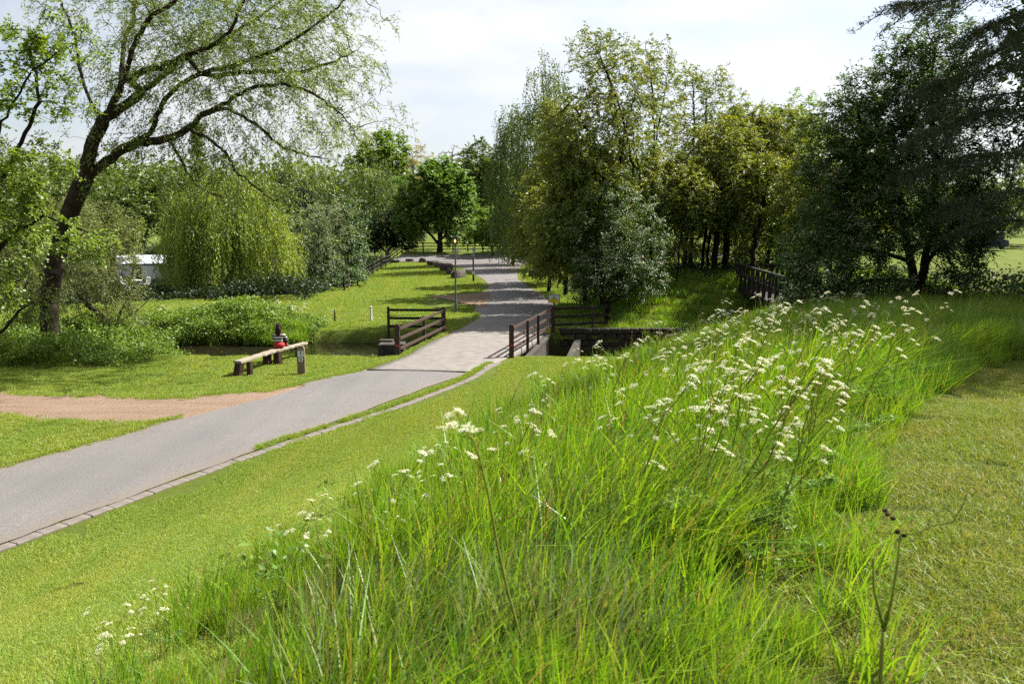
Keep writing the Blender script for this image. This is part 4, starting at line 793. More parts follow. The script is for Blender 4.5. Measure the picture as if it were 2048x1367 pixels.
def ellipsoid(c, r, nu=18, nv=12, warp=None):
    V = []; F = []
    for i in range(nv+1):
        th = math.pi*i/nv
        for j in range(nu):
            ph = 2*math.pi*j/nu; p = Vector((math.sin(th)*math.cos(ph), math.sin(th)*math.sin(ph), math.cos(th)))
            if warp: p = warp(p)
            V.append((c[0]+p.x*r[0], c[1]+p.y*r[1], c[2]+p.z*r[2]))
    for i in range(nv):
        for j in range(nu): F.append((i*nu+j, (i+1)*nu+j, (i+1)*nu+(j+1) % nu, i*nu+(j+1) % nu))
    return V, F

# ------------------------------------------------------------------ bridge fences
def round_post(parent, x, y, z0, z1, w=.19, mat='brown_wood'):
    """thick post with a rounded top"""
    r = w/2; poly = [(-r, 0), (r, 0)]+[(r*math.cos(a), (z1-z0)-r+r*math.sin(a)) for a in np.linspace(0, math.pi, 9)]
    o = MB().prism(poly, w*.8, None, (0, -w*.4, 0)).build('post', M[mat], parent); o.location = (x-parent.location.x, y-parent.location.y, z0-parent.location.z); return o
def rel(p, o): return Vector(map(float, p))-o.location
def fence_rails(parent, a, b, hs, mat='brown_wood', w=.045, h=.12, name='rail'):
    for k in hs: MB().beam(rel((a[0], a[1], a[2]+k), parent), rel((b[0], b[1], b[2]+k), parent), w, h).build(name, M[mat], parent)
def square_post(parent, x, y, z0, z1, w=.12, mat='brown_wood'):
    c = rel((x, y, (z0+z1)/2), parent); return MB().box(c, (w, w, z1-z0), None, .012).build('post', M[mat], parent)
def reflector(parent, p, s=.075):
    o = MB().prism([(-s, 0), (s, 0), (0, s*1.6)], .012, None, rel(p, parent)).build('reflector', M['red'], parent); o['label'] = 'small red triangular reflector'
RH = (.27, .66, 1.05)
a = np.array([-4.42, 30.42, 0.0]); b = np.array([-3.25, 37.55, 0.0]); c = np.array([-5.85, 37.5, .02])
fl = thing('bridge_fence', 'brown three-rail bridge fence left of the lane with a red reflector', 'fence', a, 0, 'timber fences on the bridge')
round_post(fl, a[0], a[1], -.35, 1.24); round_post(fl, b[0], b[1], -.1, 1.2); m_ = a+(b-a)*.52; square_post(fl, m_[0]+.02, m_[1], -.4, 1.14)
fence_rails(fl, a+[.1, .02, 0], b+[.1, .02, 0], RH); square_post(fl, c[0], c[1], -.3, 1.22); fence_rails(fl, c+[0, -.02, 0], b+[-.1, -.02, 0], RH, 'dark_wood'); reflector(fl, (a[0], a[1]-.095, .36))
a = np.array([-.02, 30.0, 0.0]); b = np.array([1.98, 38.2, 0.0]); c = np.array([3.92, 38.5, .05]); e = np.array([4.7, 38.6, .08])
fr = thing('bridge_fence', 'brown three-rail bridge fence right of the lane running on under the hawthorn', 'fence', a, 0, 'timber fences on the bridge')
round_post(fr, a[0], a[1], -.3, 1.27); round_post(fr, b[0], b[1], -.3, 1.2)
for f_ in (.28, .53): q = a+(b-a)*f_; square_post(fr, q[0]+.1, q[1], -.45, 1.16)
fence_rails(fr, a+[-.06, .05, 0], b+[-.06, 0, 0], RH); square_post(fr, c[0], c[1], -.3, 1.15); fence_rails(fr, b+[.1, 0, 0], e, RH, 'dark_wood'); reflector(fr, (a[0], a[1]-.095, .42))
# warning sign on a pole
sp = P(1108, 597, 38.7); sg = thing('warning_sign', 'white and yellow warning sign on a pole behind the right fence', 'sign', (sp[0], sp[1], 0))
MB().tube([(0, .03, -.2), (0, .03, sp[2]+.1)], .035, 8).build('pole', M['dark_wood'], sg)
MB().box((0, 0, sp[2]), (.56, .03, .41), None, .004).build('frame', M['black'], sg)
pn = MB().box((0, -.017, sp[2]), (.52, .012, .37)).build('panel', M['signblue'], sg)
MB().box((0, -.026, sp[2]-.105), (.51, .006, .15)).build('yellow_band', M['yellow'], pn)
MB().prism([(-.115, sp[2]-.04), (.115, sp[2]-.04), (0, sp[2]+.16)], .006, None, (0, -.032, 0)).build('warning_triangle', M['yellow'], pn)
tb = MB()
for p_, q_ in (((-.115, -.04), (.115, -.04)), ((.115, -.04), (0, .16)), ((0, .16), (-.115, -.04))): tb.beam((p_[0], -.036, sp[2]+p_[1]), (q_[0], -.036, sp[2]+q_[1]), .004, .018, 0, (0, 1, 0))
tb.box((0, -.037, sp[2]+.06), (.022, .004, .08)).box((0, -.037, sp[2]-.005), (.024, .004, .022)); tb.build('exclamation_mark', M['black'], pn)

# ------------------------------------------------------------------ walls of the brook
bw = thing('bridge_wall', 'stained concrete side wall carrying the bridge deck', 'wall', (.3, 30.5, -1.4))
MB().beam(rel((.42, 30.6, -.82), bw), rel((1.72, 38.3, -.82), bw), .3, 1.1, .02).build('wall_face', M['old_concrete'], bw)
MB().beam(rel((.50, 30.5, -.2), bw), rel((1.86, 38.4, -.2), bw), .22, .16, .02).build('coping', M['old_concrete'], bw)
bw = thing('bridge_wall', 'dark concrete side wall on the upstream side of the bridge', 'wall', (-4.4, 31, -1.4))
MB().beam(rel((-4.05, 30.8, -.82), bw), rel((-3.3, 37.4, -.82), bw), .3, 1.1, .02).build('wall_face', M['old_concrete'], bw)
ww = thing('wing_wall', 'sloping concrete wing wall beside the bridge', 'wall', (1.7, 32, -1.4))
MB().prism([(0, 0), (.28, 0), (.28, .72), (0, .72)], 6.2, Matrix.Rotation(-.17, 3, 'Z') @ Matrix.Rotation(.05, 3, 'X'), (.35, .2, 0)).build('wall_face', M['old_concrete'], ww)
ab_ = thing('abutment_block', 'square mossy concrete block left of the bridge fence', 'block', (-5.2, 34.2, -1.3))
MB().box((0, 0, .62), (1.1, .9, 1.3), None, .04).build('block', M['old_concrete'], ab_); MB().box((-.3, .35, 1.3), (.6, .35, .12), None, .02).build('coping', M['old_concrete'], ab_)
sw = thing('brook_wall', 'dark stone wall along the far side of the brook', 'wall', (2.4, 38.05, -1.4))
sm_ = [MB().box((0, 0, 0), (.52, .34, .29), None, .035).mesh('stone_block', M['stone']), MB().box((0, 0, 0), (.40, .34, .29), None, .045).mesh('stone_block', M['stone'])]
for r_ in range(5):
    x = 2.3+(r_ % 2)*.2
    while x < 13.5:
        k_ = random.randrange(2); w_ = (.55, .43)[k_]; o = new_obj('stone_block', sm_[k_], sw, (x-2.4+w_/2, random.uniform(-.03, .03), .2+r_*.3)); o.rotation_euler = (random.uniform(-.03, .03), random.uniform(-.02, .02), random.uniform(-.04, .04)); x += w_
cw = thing('culvert_wall', 'dark retaining wall under the far road', 'wall', (-15.2, 85.2, -.5))
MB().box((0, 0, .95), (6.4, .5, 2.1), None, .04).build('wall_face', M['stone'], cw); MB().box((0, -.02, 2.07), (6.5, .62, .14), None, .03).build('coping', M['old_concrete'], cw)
mr = thing('metal_railing', 'thin dark metal railing above the culvert wall', 'railing', (-15.2, 85.3, 1.64))
for x in np.linspace(-3, 3, 6): MB().tube([(x, 0, 0), (x, 0, 1.1)], .035, 6).build('post', M['black'], mr)
for z in (.25, 1.05): MB().tube([(-3.05, 0, z), (3.05, 0, z)], .028, 6).build('rail', M['black'], mr)
for i, x in enumerate(np.linspace(-2.9, 2.9, 30)): MB().tube([(x, 0, .25), (x, 0, 1.05)], .012, 4).build('bar', M['black'], mr)

# ------------------------------------------------------------------ other fences
def post_fence(name, label, pts, n, hs, hp, mat, group=None, w=.11, rh=.1):
    pts = np.array([(x, y, gz(x, y)) for x, y in pts]); q = resample(pts, 1e9) if len(pts) < 2 else pts
    d = np.concatenate([[0], np.cumsum(np.linalg.norm(np.diff(pts, axis=0), axis=1))]); u = np.linspace(0, d[-1], n); Q = np.stack([np.interp(u, d, pts[:, i]) for i in range(3)], 1); Q[:, 2] = H(Q[:, 0], Q[:, 1])
    f = thing(name, label, 'fence', Q[0], 0, group)
    for p in Q: square_post(f, p[0], p[1], p[2]-.2, p[2]+hp, w, mat)
    for i in range(n-1): fence_rails(f, Q[i]-[0, .07, 0], Q[i+1]-[0, .07, 0], hs, mat, .04, rh)
    return f
post_fence('embankment_fence', 'dark post-and-rail fence running down the grassy embankment', [(-11.9, 56.5), (-12.2, 68), (-12.5, 76), (-12.5, 82)], 10, (.3, .65, 1.0), 1.1, 'dark_wood')
post_fence('paddock_fence', 'dark three-rail paddock fence under the sycamore', [(-12.5, 96.5), (-6, 96.8), (2.5, 97.2), (9, 97.5)], 13, (.35, .72, 1.08), 1.2, 'dark_wood', w=.15, rh=.12)
post_fence('paddock_fence', 'short dark fence left of the sycamore beyond the culvert', [(-19, 95.5), (-13.2, 96.2)], 4, (.35, .72, 1.08), 1.2, 'dark_wood', w=.15, rh=.12)

# ------------------------------------------------------------------ footbridge
fa = Vector((13.1, 43.2, 1.8)); fb = Vector((10.3, 25.0, 1.9)); fd = (fb-fa).normalized(); fsd = fd.cross(Vector((0, 0, 1))).normalized()
fo = thing('footbridge', 'dark timber footbridge with diagonal braces over the brook', 'footbridge', fa)
def Lp(u, s, z): return (fa+(fb-fa)*u+fsd*s+Vector((0, 0, z)))-fo.location
for s in (-.85, .85):
    MB().beam(Lp(0, s, -.12), Lp(1, s, -.12), .14, .26).build('deck_beam', M['dark_wood'], fo); MB().beam(Lp(-.01, s, 1.18), Lp(1.01, s, 1.18), .12, .09).build('handrail', M['dark_wood'], fo); MB().beam(Lp(0, s, .6), Lp(1, s, .6), .045, .1).build('rail', M['dark_wood'], fo)
    for i in range(13):
        u = i/12; MB().beam(Lp(u, s*1.06, -.25), Lp(u, s*1.06, 1.14), .1, .1, .01, (0, 1, 0)).build('post', M['dark_wood'], fo)
        if i < 12: MB().beam(Lp(u, s*1.02, .02), Lp(u+.5/12, s*1.02, 1.12), .06, .08, .01, (0, 1, 0)).build('brace', M['dark_wood'], fo)
pm = MB().box((0, 0, 0), (1.8, .17, .05), None, .006).mesh('deck_plank', M['dark_wood'])
for i in range(98):
    o = new_obj('deck_plank', pm, fo, Lp((i+.5)/98, 0, .035)); o.rotation_euler = (0, 0, math.atan2(fsd.y, fsd.x)+random.uniform(-.01, .01))

# ------------------------------------------------------------------ log bench and the person
B1 = np.array([-9.02, 26.05]); B2 = np.array([-8.62, 28.3]); B3 = np.array([-8.1, 30.05])
bn = thing('log_bench', 'long pale plank bench on dark log stumps by the brook', 'bench', (B2[0], B2[1], 0))
def stump(x, y, r, h, lean=0):
    k = 12; mb = MB(); rr = [r*1.12, r*1.03, r, r*.98]; mb.tube([(x-bn.location.x-lean, y-bn.location.y, -.1), (x-bn.location.x-lean*.6, y-bn.location.y, h*.35), (x-bn.location.x-lean*.2, y-bn.location.y, h*.7), (x-bn.location.x, y-bn.location.y, h)], rr, k)
    for i, v in enumerate(mb.v):
        j = i % k; s = 1+.07*math.sin(j*2.1+i)+.05*math.cos(j*5); cx, cy = x-bn.location.x, y-bn.location.y; mb.v[i] = (cx+(v[0]-cx)*s, cy+(v[1]-cy)*s, v[2])
    return mb.build('stump', M['log_bark'], bn)
stump(B1[0]-.02, B1[1]+.02, .15, .46, .1); stump(B1[0]+.24, B1[1]+.22, .1, .45)
stump(B2[0]-.18, B2[1]-.05, .15, .46); stump(B2[0]+.16, B2[1]+.1, .15, .46); stump(B3[0], B3[1], .17, .46)
def slab(p, q, w, h, z):
    p = np.array(p); q = np.array(q); d = unit(q-p); n = np.array([-d[1], d[0]]); L_ = np.linalg.norm(q-p); mb = MB(); N = 14; V = []
    for i in range(N+1):
        u = i/N; wob = .018*math.sin(i*1.9)+.012*math.sin(i*4.1); c = p+d*L_*u
        for s, dz in ((-1, 0), (-1, h*.8), (-.8, h), (.8, h), (1, h*.8), (1, 0)): pt = c+n*(s*w/2+wob); V.append((pt[0]-bn.location.x, pt[1]-bn.location.y, z+dz+.006*math.sin(i*2.7+s)))
    F = [(i*6+j, i*6+(j+1) % 6, (i+1)*6+(j+1) % 6, (i+1)*6+j) for i in range(N) for j in range(6)]+[tuple(range(5, -1, -1)), tuple(range(N*6, N*6+6))]
    return mb.add(V, F).build('seat_plank', M['bleached'], bn)
slab(B1-np.array([.05, .12]), B2+np.array([.02, .16]), .29, .08, .452); slab(B2+np.array([.03, .2]), B3+np.array([.12, .42]), .26, .078, .446)
# person: sits along the bench, knees drawn up, seen from behind
def skin(name, V, E, R, mat, parent, sub=2):
    me = bpy.data.meshes.new(name); me.from_pydata([tuple(map(float, v)) for v in V], E, []); o = bpy.data.objects.new(name, me); COL.objects.link(o)
    md = o.modifiers.new('s', 'SKIN'); md.use_smooth_shade = True
    for i, r in enumerate(R): me.skin_vertices[0].data[i].radius = r if isinstance(r, tuple) else (r, r)
    me.skin_vertices[0].data[0].use_root = True
    o.modifiers.new('u', 'SUBSURF').levels = sub; o.modifiers['u'].render_levels = sub
    dg = bpy.context.evaluated_depsgraph_get(); m2 = bpy.data.meshes.new_from_object(o.evaluated_get(dg)); bpy.data.objects.remove(o); bpy.data.meshes.remove(me)
    m2.materials.clear(); m2.materials.append(M[mat]); m2.name = name; return link(bpy.data.objects.new(name, m2), parent)
pc = B2+np.array([.10, .52]); pe = thing('person', 'person in a black and white striped top sitting on the bench with knees drawn up', 'person', (pc[0], pc[1], .525), math.radians(-4)); pe.scale = (1.14, 1.14, 1.14)
# local axes: +y is where the person faces, z up, seat at z=0
body_v = [(0, 0, .10), (0, -.01, .26), (0, .02, .42), (0, .05, .5), (0, .07, .57), (.085, .05, .09), (.105, .30, .33), (.095, .44, .05), (.095, .53, .03), (-.085, .05, .09), (-.105, .30, .33), (-.095, .44, .05), (-.095, .53, .03),
          (.15, .03, .44), (.21, .12, .28), (.12, .33, .22), (.05, .40, .22), (-.15, .03, .44), (-.21, .12, .28), (-.12, .33, .22), (-.05, .40, .22)]
body_e = [(0, 1), (1, 2), (2, 3), (3, 4), (0, 5), (5, 6), (6, 7), (7, 8), (0, 9), (9, 10), (10, 11), (11, 12), (2, 13), (13, 14), (14, 15), (15, 16), (2, 17), (17, 18), (18, 19), (19, 20)]
body_r = [(.09, .07), (.1, .075), (.11, .08), .05, .045, .08, .06, .04, .03, .08, .06, .04, .03, .05, .04, .032, .024, .05, .04, .032, .024]
skin('body', body_v, body_e, body_r, 'skin', pe)
# hands: palm with five fingers each, clasped round the shins
for s in (-1, 1):
    hv = [(s*.06, .39, .22), (s*.035, .415, .22)]; he = [(0, 1)]; hr = [.018, .02]
    for f_ in range(4):
        z = .243-.016*f_; b_ = len(hv); hv += [(s*.02, .43, z), (-s*.012, .437, z-.004), (-s*.035, .425, z-.008)]; he += [(1, b_), (b_, b_+1), (b_+1, b_+2)]; hr += [.0085, .008, .007]
    b_ = len(hv); hv += [(s*.04, .40, .25), (s*.015, .41, .262)]; he += [(0, b_), (b_, b_+1)]; hr += [.009, .008]
    skin('hand', hv, he, hr, 'skin', pe, 1)
skin('striped_top', [(0, 0, .19), (0, -.01, .27), (0, .02, .43), (0, .05, .485), (.15, .03, .445), (.215, .12, .28), (.14, .31, .225), (-.15, .03, .445), (-.215, .12, .28), (-.14, .31, .225)], [(0, 1), (1, 2), (2, 3), (2, 4), (4, 5), (5, 6), (2, 7), (7, 8), (8, 9)], [(.155, .12), (.14, .1), (.13, .095), .06, .062, .054, .042, .062, .054, .042], 'stripes', pe)
skin('red_shorts_leg', [(0, -.005, .1), (0, 0, .17), (.085, .07, .105), (.1, .19, .23), (-.085, .07, .105), (-.1, .19, .23)], [(0, 1), (0, 2), (2, 3), (0, 4), (4, 5)], [(.19, .155), (.165, .13), .11, .09, .11, .09], 'redcloth', pe)
MB().add(*ellipsoid((0, 0, .105), (.185, .15, .125), 18, 12)).build('red_shorts', M['redcloth'], pe, True)
skin('leggings', [(0, .05, .1), (.09, .1, .13), (.107, .30, .335), (.097, .425, .1), (-.09, .1, .13), (-.107, .30, .335), (-.097, .425, .1)], [(0, 1), (1, 2), (2, 3), (0, 4), (4, 5), (5, 6)], [.07, .084, .067, .048, .084, .067, .048], 'denim', pe)
def headwarp(p):
    q = p.copy()
    if p.z < -.2: q.x *= 1+.35*(p.z+.2); q.y *= 1+.12*(p.z+.2)
    nose = math.exp(-((p.x/.14)**2+((p.z+.12)/.2)**2)) if p.y > 0 else 0; q.y += .2*nose; return q
hd = MB(); hd.add(*ellipsoid((0, .09, .68), (.078, .098, .115), 20, 14, headwarp))
for s in (-1, 1): hd.add(*ellipsoid((s*.079, .085, .675), (.012, .022, .032), 8, 6))
hdo = hd.build('head', M['skin'], pe, True)
fm = MB()
for s in (-1, 1): fm.add(*ellipsoid((s*.032, .181, .69), (.013, .006, .007), 8, 6))
fm.build('eyes', M['black'], hdo, True); MB().add(*ellipsoid((0, .185, .612), (.024, .006, .007), 8, 6)).build('mouth', M['brownsign'], hdo, True)
def hairwarp(p):
    q = p.copy()
    if p.y > .25: q.y = .25+(p.y-.25)*.45
    if p.z < 0: q.y = p.y*.9-.08; q.x = p.x*(1-.15*(-p.z))
    return q
hm = MB(); hm.add(*ellipsoid((0, .055, .665), (.102, .112, .148), 20, 14, hairwarp)); hm.add(*ellipsoid((0, -.02, .54), (.098, .07, .19), 16, 10, lambda p: Vector((p.x*(1+.12*math.sin(p.z*4)), p.y, p.z))))
hm.build('hair', M['hair'], pe, True)
for s in (-1, 1): MB().box((s*.096, .52, .03), (.075, .17, .055), None, .02).build('shoe', M['black'], pe)

# ------------------------------------------------------------------ waymark post with arrow and number
wp = thing('waymark_post', 'short wooden waymark post with an arrow plate and the number 5', 'post', (-7.08, 26.4, 0), math.radians(6))
poly = [(-.125, -.1), (.125, -.1), (.125, .86), (.075, .97), (-.075, .97), (-.125, .86)]
MB().prism(poly, .13, None, (0, -.065, 0)).build('post', M['post_wood'], wp)
pl_ = MB().box((0, -.069, .715), (.20, .008, .22)).build('arrow_plate', M['white'], wp)
MB().box((0, -.0745, .81), (.17, .004, .018)).build('heading_line', M['black'], pl_)
MB().box((0, -.0745, .695), (.02, .004, .11)).prism([(-.035, .735), (.035, .735), (0, .785)], .004, None, (0, -.0765, 0)).build('arrow', M['black'], pl_)
MB().box((0, -.068, .52), (.23, .006, .15)).build('brown_panel', M['brownsign'], wp)
dk = MB(); dk.prism([(.085*math.cos(a_), .085*math.sin(a_)) for a_ in np.linspace(0, 6.2832, 25)[:-1]], .006, None, (0, -.078, .515)); dko = dk.build('number_disc', M['white'], wp)
def text(s, size, loc, mat, parent, rot=(math.pi/2, 0, 0)):
    c = bpy.data.curves.new('text', 'FONT'); c.body = s; c.size = size; c.align_x = 'CENTER'; c.align_y = 'CENTER'; c.extrude = .002; c.offset = .004
    o = bpy.data.objects.new('text', c); COL.objects.link(o); dg = bpy.context.evaluated_depsgraph_get(); m2 = bpy.data.meshes.new_from_object(o.evaluated_get(dg)); bpy.data.objects.remove(o)
    m2.materials.clear(); m2.materials.append(M[mat]); q = link(bpy.data.objects.new('numeral', m2), parent); q.location = loc; q.rotation_euler = rot; return q
text('5', .14, (0, -.081, .515), 'black', dko)

# ------------------------------------------------------------------ lamp post, bollards, small signs
lp = thing('lamp_post', 'grey-green lamp post with a square lantern beside the lane', 'lamp', (-3.15, 44.5, gz(-3.15, 44.5)))
MB().tube([(0, 0, -.2), (0, 0, .55)], .09, 10).build('base', M['grey'], lp); MB().tube([(0, 0, .5), (0, 0, 3.78)], [.055, .045], 10).build('pole', M['grey'], lp)
ln = MB().box((0, 0, 4.22), (.34, .34, .05), None, .01).box((0, 0, 3.8), (.26, .26, .06), None, .01); 
for x in (-.13, .13):
    for y in (-.13, .13): ln.box((x, y, 4.0), (.025, .025, .4))
ln = ln.build('lantern', M['grey'], lp); MB().box((0, 0, 4.0), (.22, .22, .36), None, .01).build('glass', M['glass'], ln); MB().add(*ellipsoid((0, -.115, 3.99), (.06, .03, .1), 10, 8)).build('lit_bulb', M['lampglass'], ln, True)
hk = np.array([-11.6, 41.5, gz(-11.6, 41.5)]); hp = thing('hookup_post', 'small pole with a pale electric hook-up box on the far lawn', 'post', hk)
MB().tube([(0, 0, -.1), (0, 0, .6)], .03, 8).build('pole', M['grey'], hp); MB().box((0, 0, .68), (.24, .2, .22), None, .03).build('box', M['greypaint'], hp); MB().box((-.02, -.105, .7), (.14, .02, .12), None, .01).build('socket_cover', M['white'], hp)
for (x, y, mt, lb_, h_, w_) in ((-9.18, 41.05, 'greenpaint', 'thin dark green bollard between the hook-up box and the bridge', .62, .045), (-7.38, 41.5, 'white', 'pale round bollard beside the left bridge fence', .74, .06), (-16.3, 39.5, 'greenpaint', 'thin dark green post among the cow parsley by the brook', .72, .045)):
    bo = thing('bollard', lb_, 'bollard', (x, y, gz(x, y)), 0, 'small bollards on the far lawn')
    MB().lathe([(w_, -.1), (w_, h_-.05), (w_*.9, h_-.02), (w_*.5, h_)], 12).build('shaft', M[mt], bo); MB().lathe([(w_*1.06, h_-.10), (w_*1.06, h_-.06)], 12).build('band', M['black' if mt == 'white' else 'greypaint'], bo)
s1 = np.array([-3.08, 63.7, gz(-3.08, 63.7)]); sn = thing('route_post', 'brown route post with a round disc where the lane bends', 'post', s1)
MB().box((0, 0, 1.0), (.13, .13, 2.2), None, .015).build('post', M['brownsign'], sn); o = MB().prism([(.19*math.cos(a_), .19*math.sin(a_)) for a_ in np.linspace(0, 6.2832, 21)[:-1]], .02, None, (0, -.09, 2.1)).build('disc', M['grey'], sn)
MB().prism([(.15*math.cos(a_), .15*math.sin(a_)) for a_ in np.linspace(0, 6.2832, 21)[:-1]], .01, None, (0, -.1, 2.1)).build('disc_face', M['greypaint'], o); MB().box((0, -.075, .72), (.2, .02, .26)).build('plate', M['white'], sn); MB().box((0, 0, .2), (.16, .16, .5), None, .01).build('sleeve', M['black'], sn)
s2 = np.array([1.75, 66, gz(1.75, 66)]); yp = thing('marker_post', 'orange-yellow marker post under the trees right of the lane', 'post', s2); MB().box((0, 0, 1.3), (.14, .14, 3.0), None, .015).build('post', M['orange'], yp); MB().box((0, -.08, 2.7), (.3, .02, .3)).build('plate', M['white'], yp)
for px, py, lb_ in ((914, 500, 'small white notice beside the far paddock fence'), (948, 499, 'small white notice right of the lamp lantern')):
    q = P(px, py, 94.0); nb = thing('notice_board', lb_, 'sign', (q[0], q[1], gz(q[0], q[1]))); MB().tube([(0, 0, -.1), (0, 0, q[2]-nb.location.z)], .04, 6).build('pole', M['black'], nb); MB().box((0, -.05, q[2]-nb.location.z), (.36, .02, .5), None, .004).build('panel', M['white'], nb)
# rocks along the edge of the lane
def rock(name, label, x, y, s, seed):
    rng = np.random.default_rng(seed); v, f = ellipsoid((0, 0, 0), (1, 1, 1), 14, 9); V_ = np.array(v); bx = np.sign(V_)*np.abs(V_)**.55
    V_ = bx*(1+.16*np.sin(V_ @ rng.normal(0, 2.2, (3, 3))+rng.uniform(0, 6, 3)))*np.array(s)/2; mb = MB(); mb.add(V_+[0, 0, s[2]*.32], f); o = mb.build(name, M['rock']); o.location = (x, y, gz(x, y)); o.rotation_euler = (0, 0, rng.uniform(0, 3)); return tag(o, label, 'rock', 'rocks lining the lane verge')
for i, (px, py, s, lb_) in enumerate([(820, 520, (.9, .6, .4), 'small flat rock farthest along the verge by the culvert'), (845, 522, (.8, .6, .6), 'small dark rock, second from the culvert'), (866, 527, (1.4, .8, .6), 'long brown rock, third from the culvert'), (881, 531, (1.1, .7, .5), 'low rock in the middle of the row'), (894, 538, (1.3, .9, .8), 'tall brown rock third from the lane bend'), (902, 545, (.7, .6, .55), 'small pale rock beside the biggest block'), (917, 552, (1.9, .9, .85), 'biggest dark rock block at the lane bend')]):
    g_ = G(px, py+3); rock('verge_rock', lb_, g_[0], g_[1], np.array(s), 300+i)
g_ = G(1075, 553); rock('verge_rock', 'dark rock in the shade under the trees right of the lane', g_[0], g_[1], np.array([1.5, .9, .8]), 320)

# ------------------------------------------------------------------ caravan, deck, chairs; camper beyond the lake
cx, cy = -28.4, 62.0; cz = .32
cv = thing('caravan', 'white caravan with a grey and navy awning half hidden by bushes', 'caravan', (cx, cy, cz), math.radians(8))
prof = [(-1.15, .35), (1.15, .35), (1.2, .8), (1.18, 1.9), (1.0, 2.35), (.7, 2.5), (-.7, 2.5), (-1.0, 2.35), (-1.18, 1.9), (-1.2, .8)]
MB().prism(prof, 5.2, Matrix.Rotation(-math.pi/2, 3, 'Z'), (-2.6, 2.4, 0)).build('body', M['caravan'], cv)
for x in (-1.2, 1.2): MB().tube([(x, 1.1, .33), (x, 1.28, .33)], .33, 16).build('wheel', M['black'], cv)
MB().add([(-1.75, 0, 1.85), (1.55, 0, 1.95), (1.55, 1.3, 2.42), (-1.75, 1.3, 2.42), (-1.75, 0, 1.80), (1.55, 0, 1.9), (1.55, 1.3, 2.37), (-1.75, 1.3, 2.37)], [(0, 1, 2, 3), (7, 6, 5, 4), (0, 4, 5, 1), (1, 5, 6, 2), (2, 6, 7, 3), (3, 7, 4, 0)]).build('awning_roof', M['caravan'], cv)
aw = MB().box((-.1, .03, 1.28), (3.2, .04, 1.1)).build('awning_front', M['awning'], cv); MB().box((-.1, .03, .41), (3.2, .05, .64)).build('awning_skirt', M['navy'], cv)
MB().box((-.55, -.005, 1.15), (.42, .03, 1.2)).build('window', M['glass'], aw); MB().box((1.2, -.005, 1.45), (.45, .03, .6)).build('window', M['glass'], aw)
MB().box((1.53, .65, 1.1), (.05, 1.25, 1.7)).build('awning_side', M['teal'], cv); MB().box((-.1, -.01, 1.85), (3.26, .05, .12)).build('valance', M['navy'], cv)
dkc = thing('wooden_deck', 'low timber deck in front of the caravan', 'deck', (cx-.2, cy-1.3, 0)); 
for i in range(9): MB().box((0, -.85+i*.2, cz-.04), (3.6, .18, .05)).build('board', M['deck'], dkc)
for x in (-1.7, 0, 1.7): MB().box((x, -.85, cz/2-.2), (.1, .1, cz+.3)).build('leg', M['dark_wood'], dkc)
MB().box((-.15, -.9, cz+.5), (.08, .08, 1.1)).build('post', M['dark_wood'], dkc)
def chair(x, y, rz, lb_):
    o = thing('plastic_chair', lb_, 'chair', (x, y, cz), rz, 'white garden chairs on the deck'); MB().box((0, 0, .43), (.48, .46, .04), None, .012).build('seat', M['white'], o)
    bk = MB(); 
    for k_ in np.linspace(-.18, .18, 5): bk.beam((k_, .22, .45), (k_*1.05, .30, .9), .03, .02)
    bk.tube([(-.23, .22, .45), (-.24, .3, .86), (-.12, .31, .95), (.12, .31, .95), (.24, .3, .86), (.23, .22, .45)], .02, 6); bk.build('backrest', M['white'], o)
    for sx in (-1, 1):
        for sy in (-1, 1): MB().tube([(sx*.21, sy*.2, .43), (sx*.25, sy*.24, 0)], .02, 6).build('leg', M['white'], o)
        MB().tube([(sx*.25, .24, .66), (sx*.26, -.2, .64), (sx*.25, -.22, .43)], .02, 6).build('armrest', M['white'], o)
chair(cx+.55, cy-1.4, -1.9, 'white plastic garden chair right of the deck table'); chair(cx-1.0, cy-1.4, 1.7, 'white plastic garden chair left of the deck table')
tbl = thing('garden_table', 'round pale table on the caravan deck', 'table', (cx-.2, cy-1.3, cz)); MB().lathe([(.4, .68), (.42, .7), (.42, .72), (.4, .73)], 18).build('table_top', M['white'], tbl)
for a_ in (0.6, 2.2, 3.8, 5.4): MB().tube([(.12*math.cos(a_), .12*math.sin(a_), .68), (.34*math.cos(a_), .34*math.sin(a_), 0)], .02, 6).build('leg', M['white'], tbl)
q = P(1975, 482, 117); cm = thing('camper_van', 'blue-grey camper parked beyond the lake', 'van', (q[0], q[1], gz(q[0], q[1])))
MB().prism([(-2.6, .4), (2.4, .4), (2.6, .8), (2.5, 1.3), (1.7, 1.5), (1.3, 2.4), (-2.5, 2.5), (-2.65, 1.5)], 2.0, None, (0, -1, 0)).build('body', M['navy'], cm)
for x in (-1.6, 1.6): MB().tube([(x, -1.05, .36), (x, -.8, .36)], .36, 14).build('wheel', M['black'], cm)
MB().prism([(-2.2, 1.5), (1.2, 1.5), (1.1, 2.1), (-2.2, 2.15)], .03, None, (0, -1.02, 0)).build('window', M['glass'], cm); MB().box((0, 0, 2.5), (4.2, 1.9, .12), None, .04).build('roof', M['greypaint'], cm)

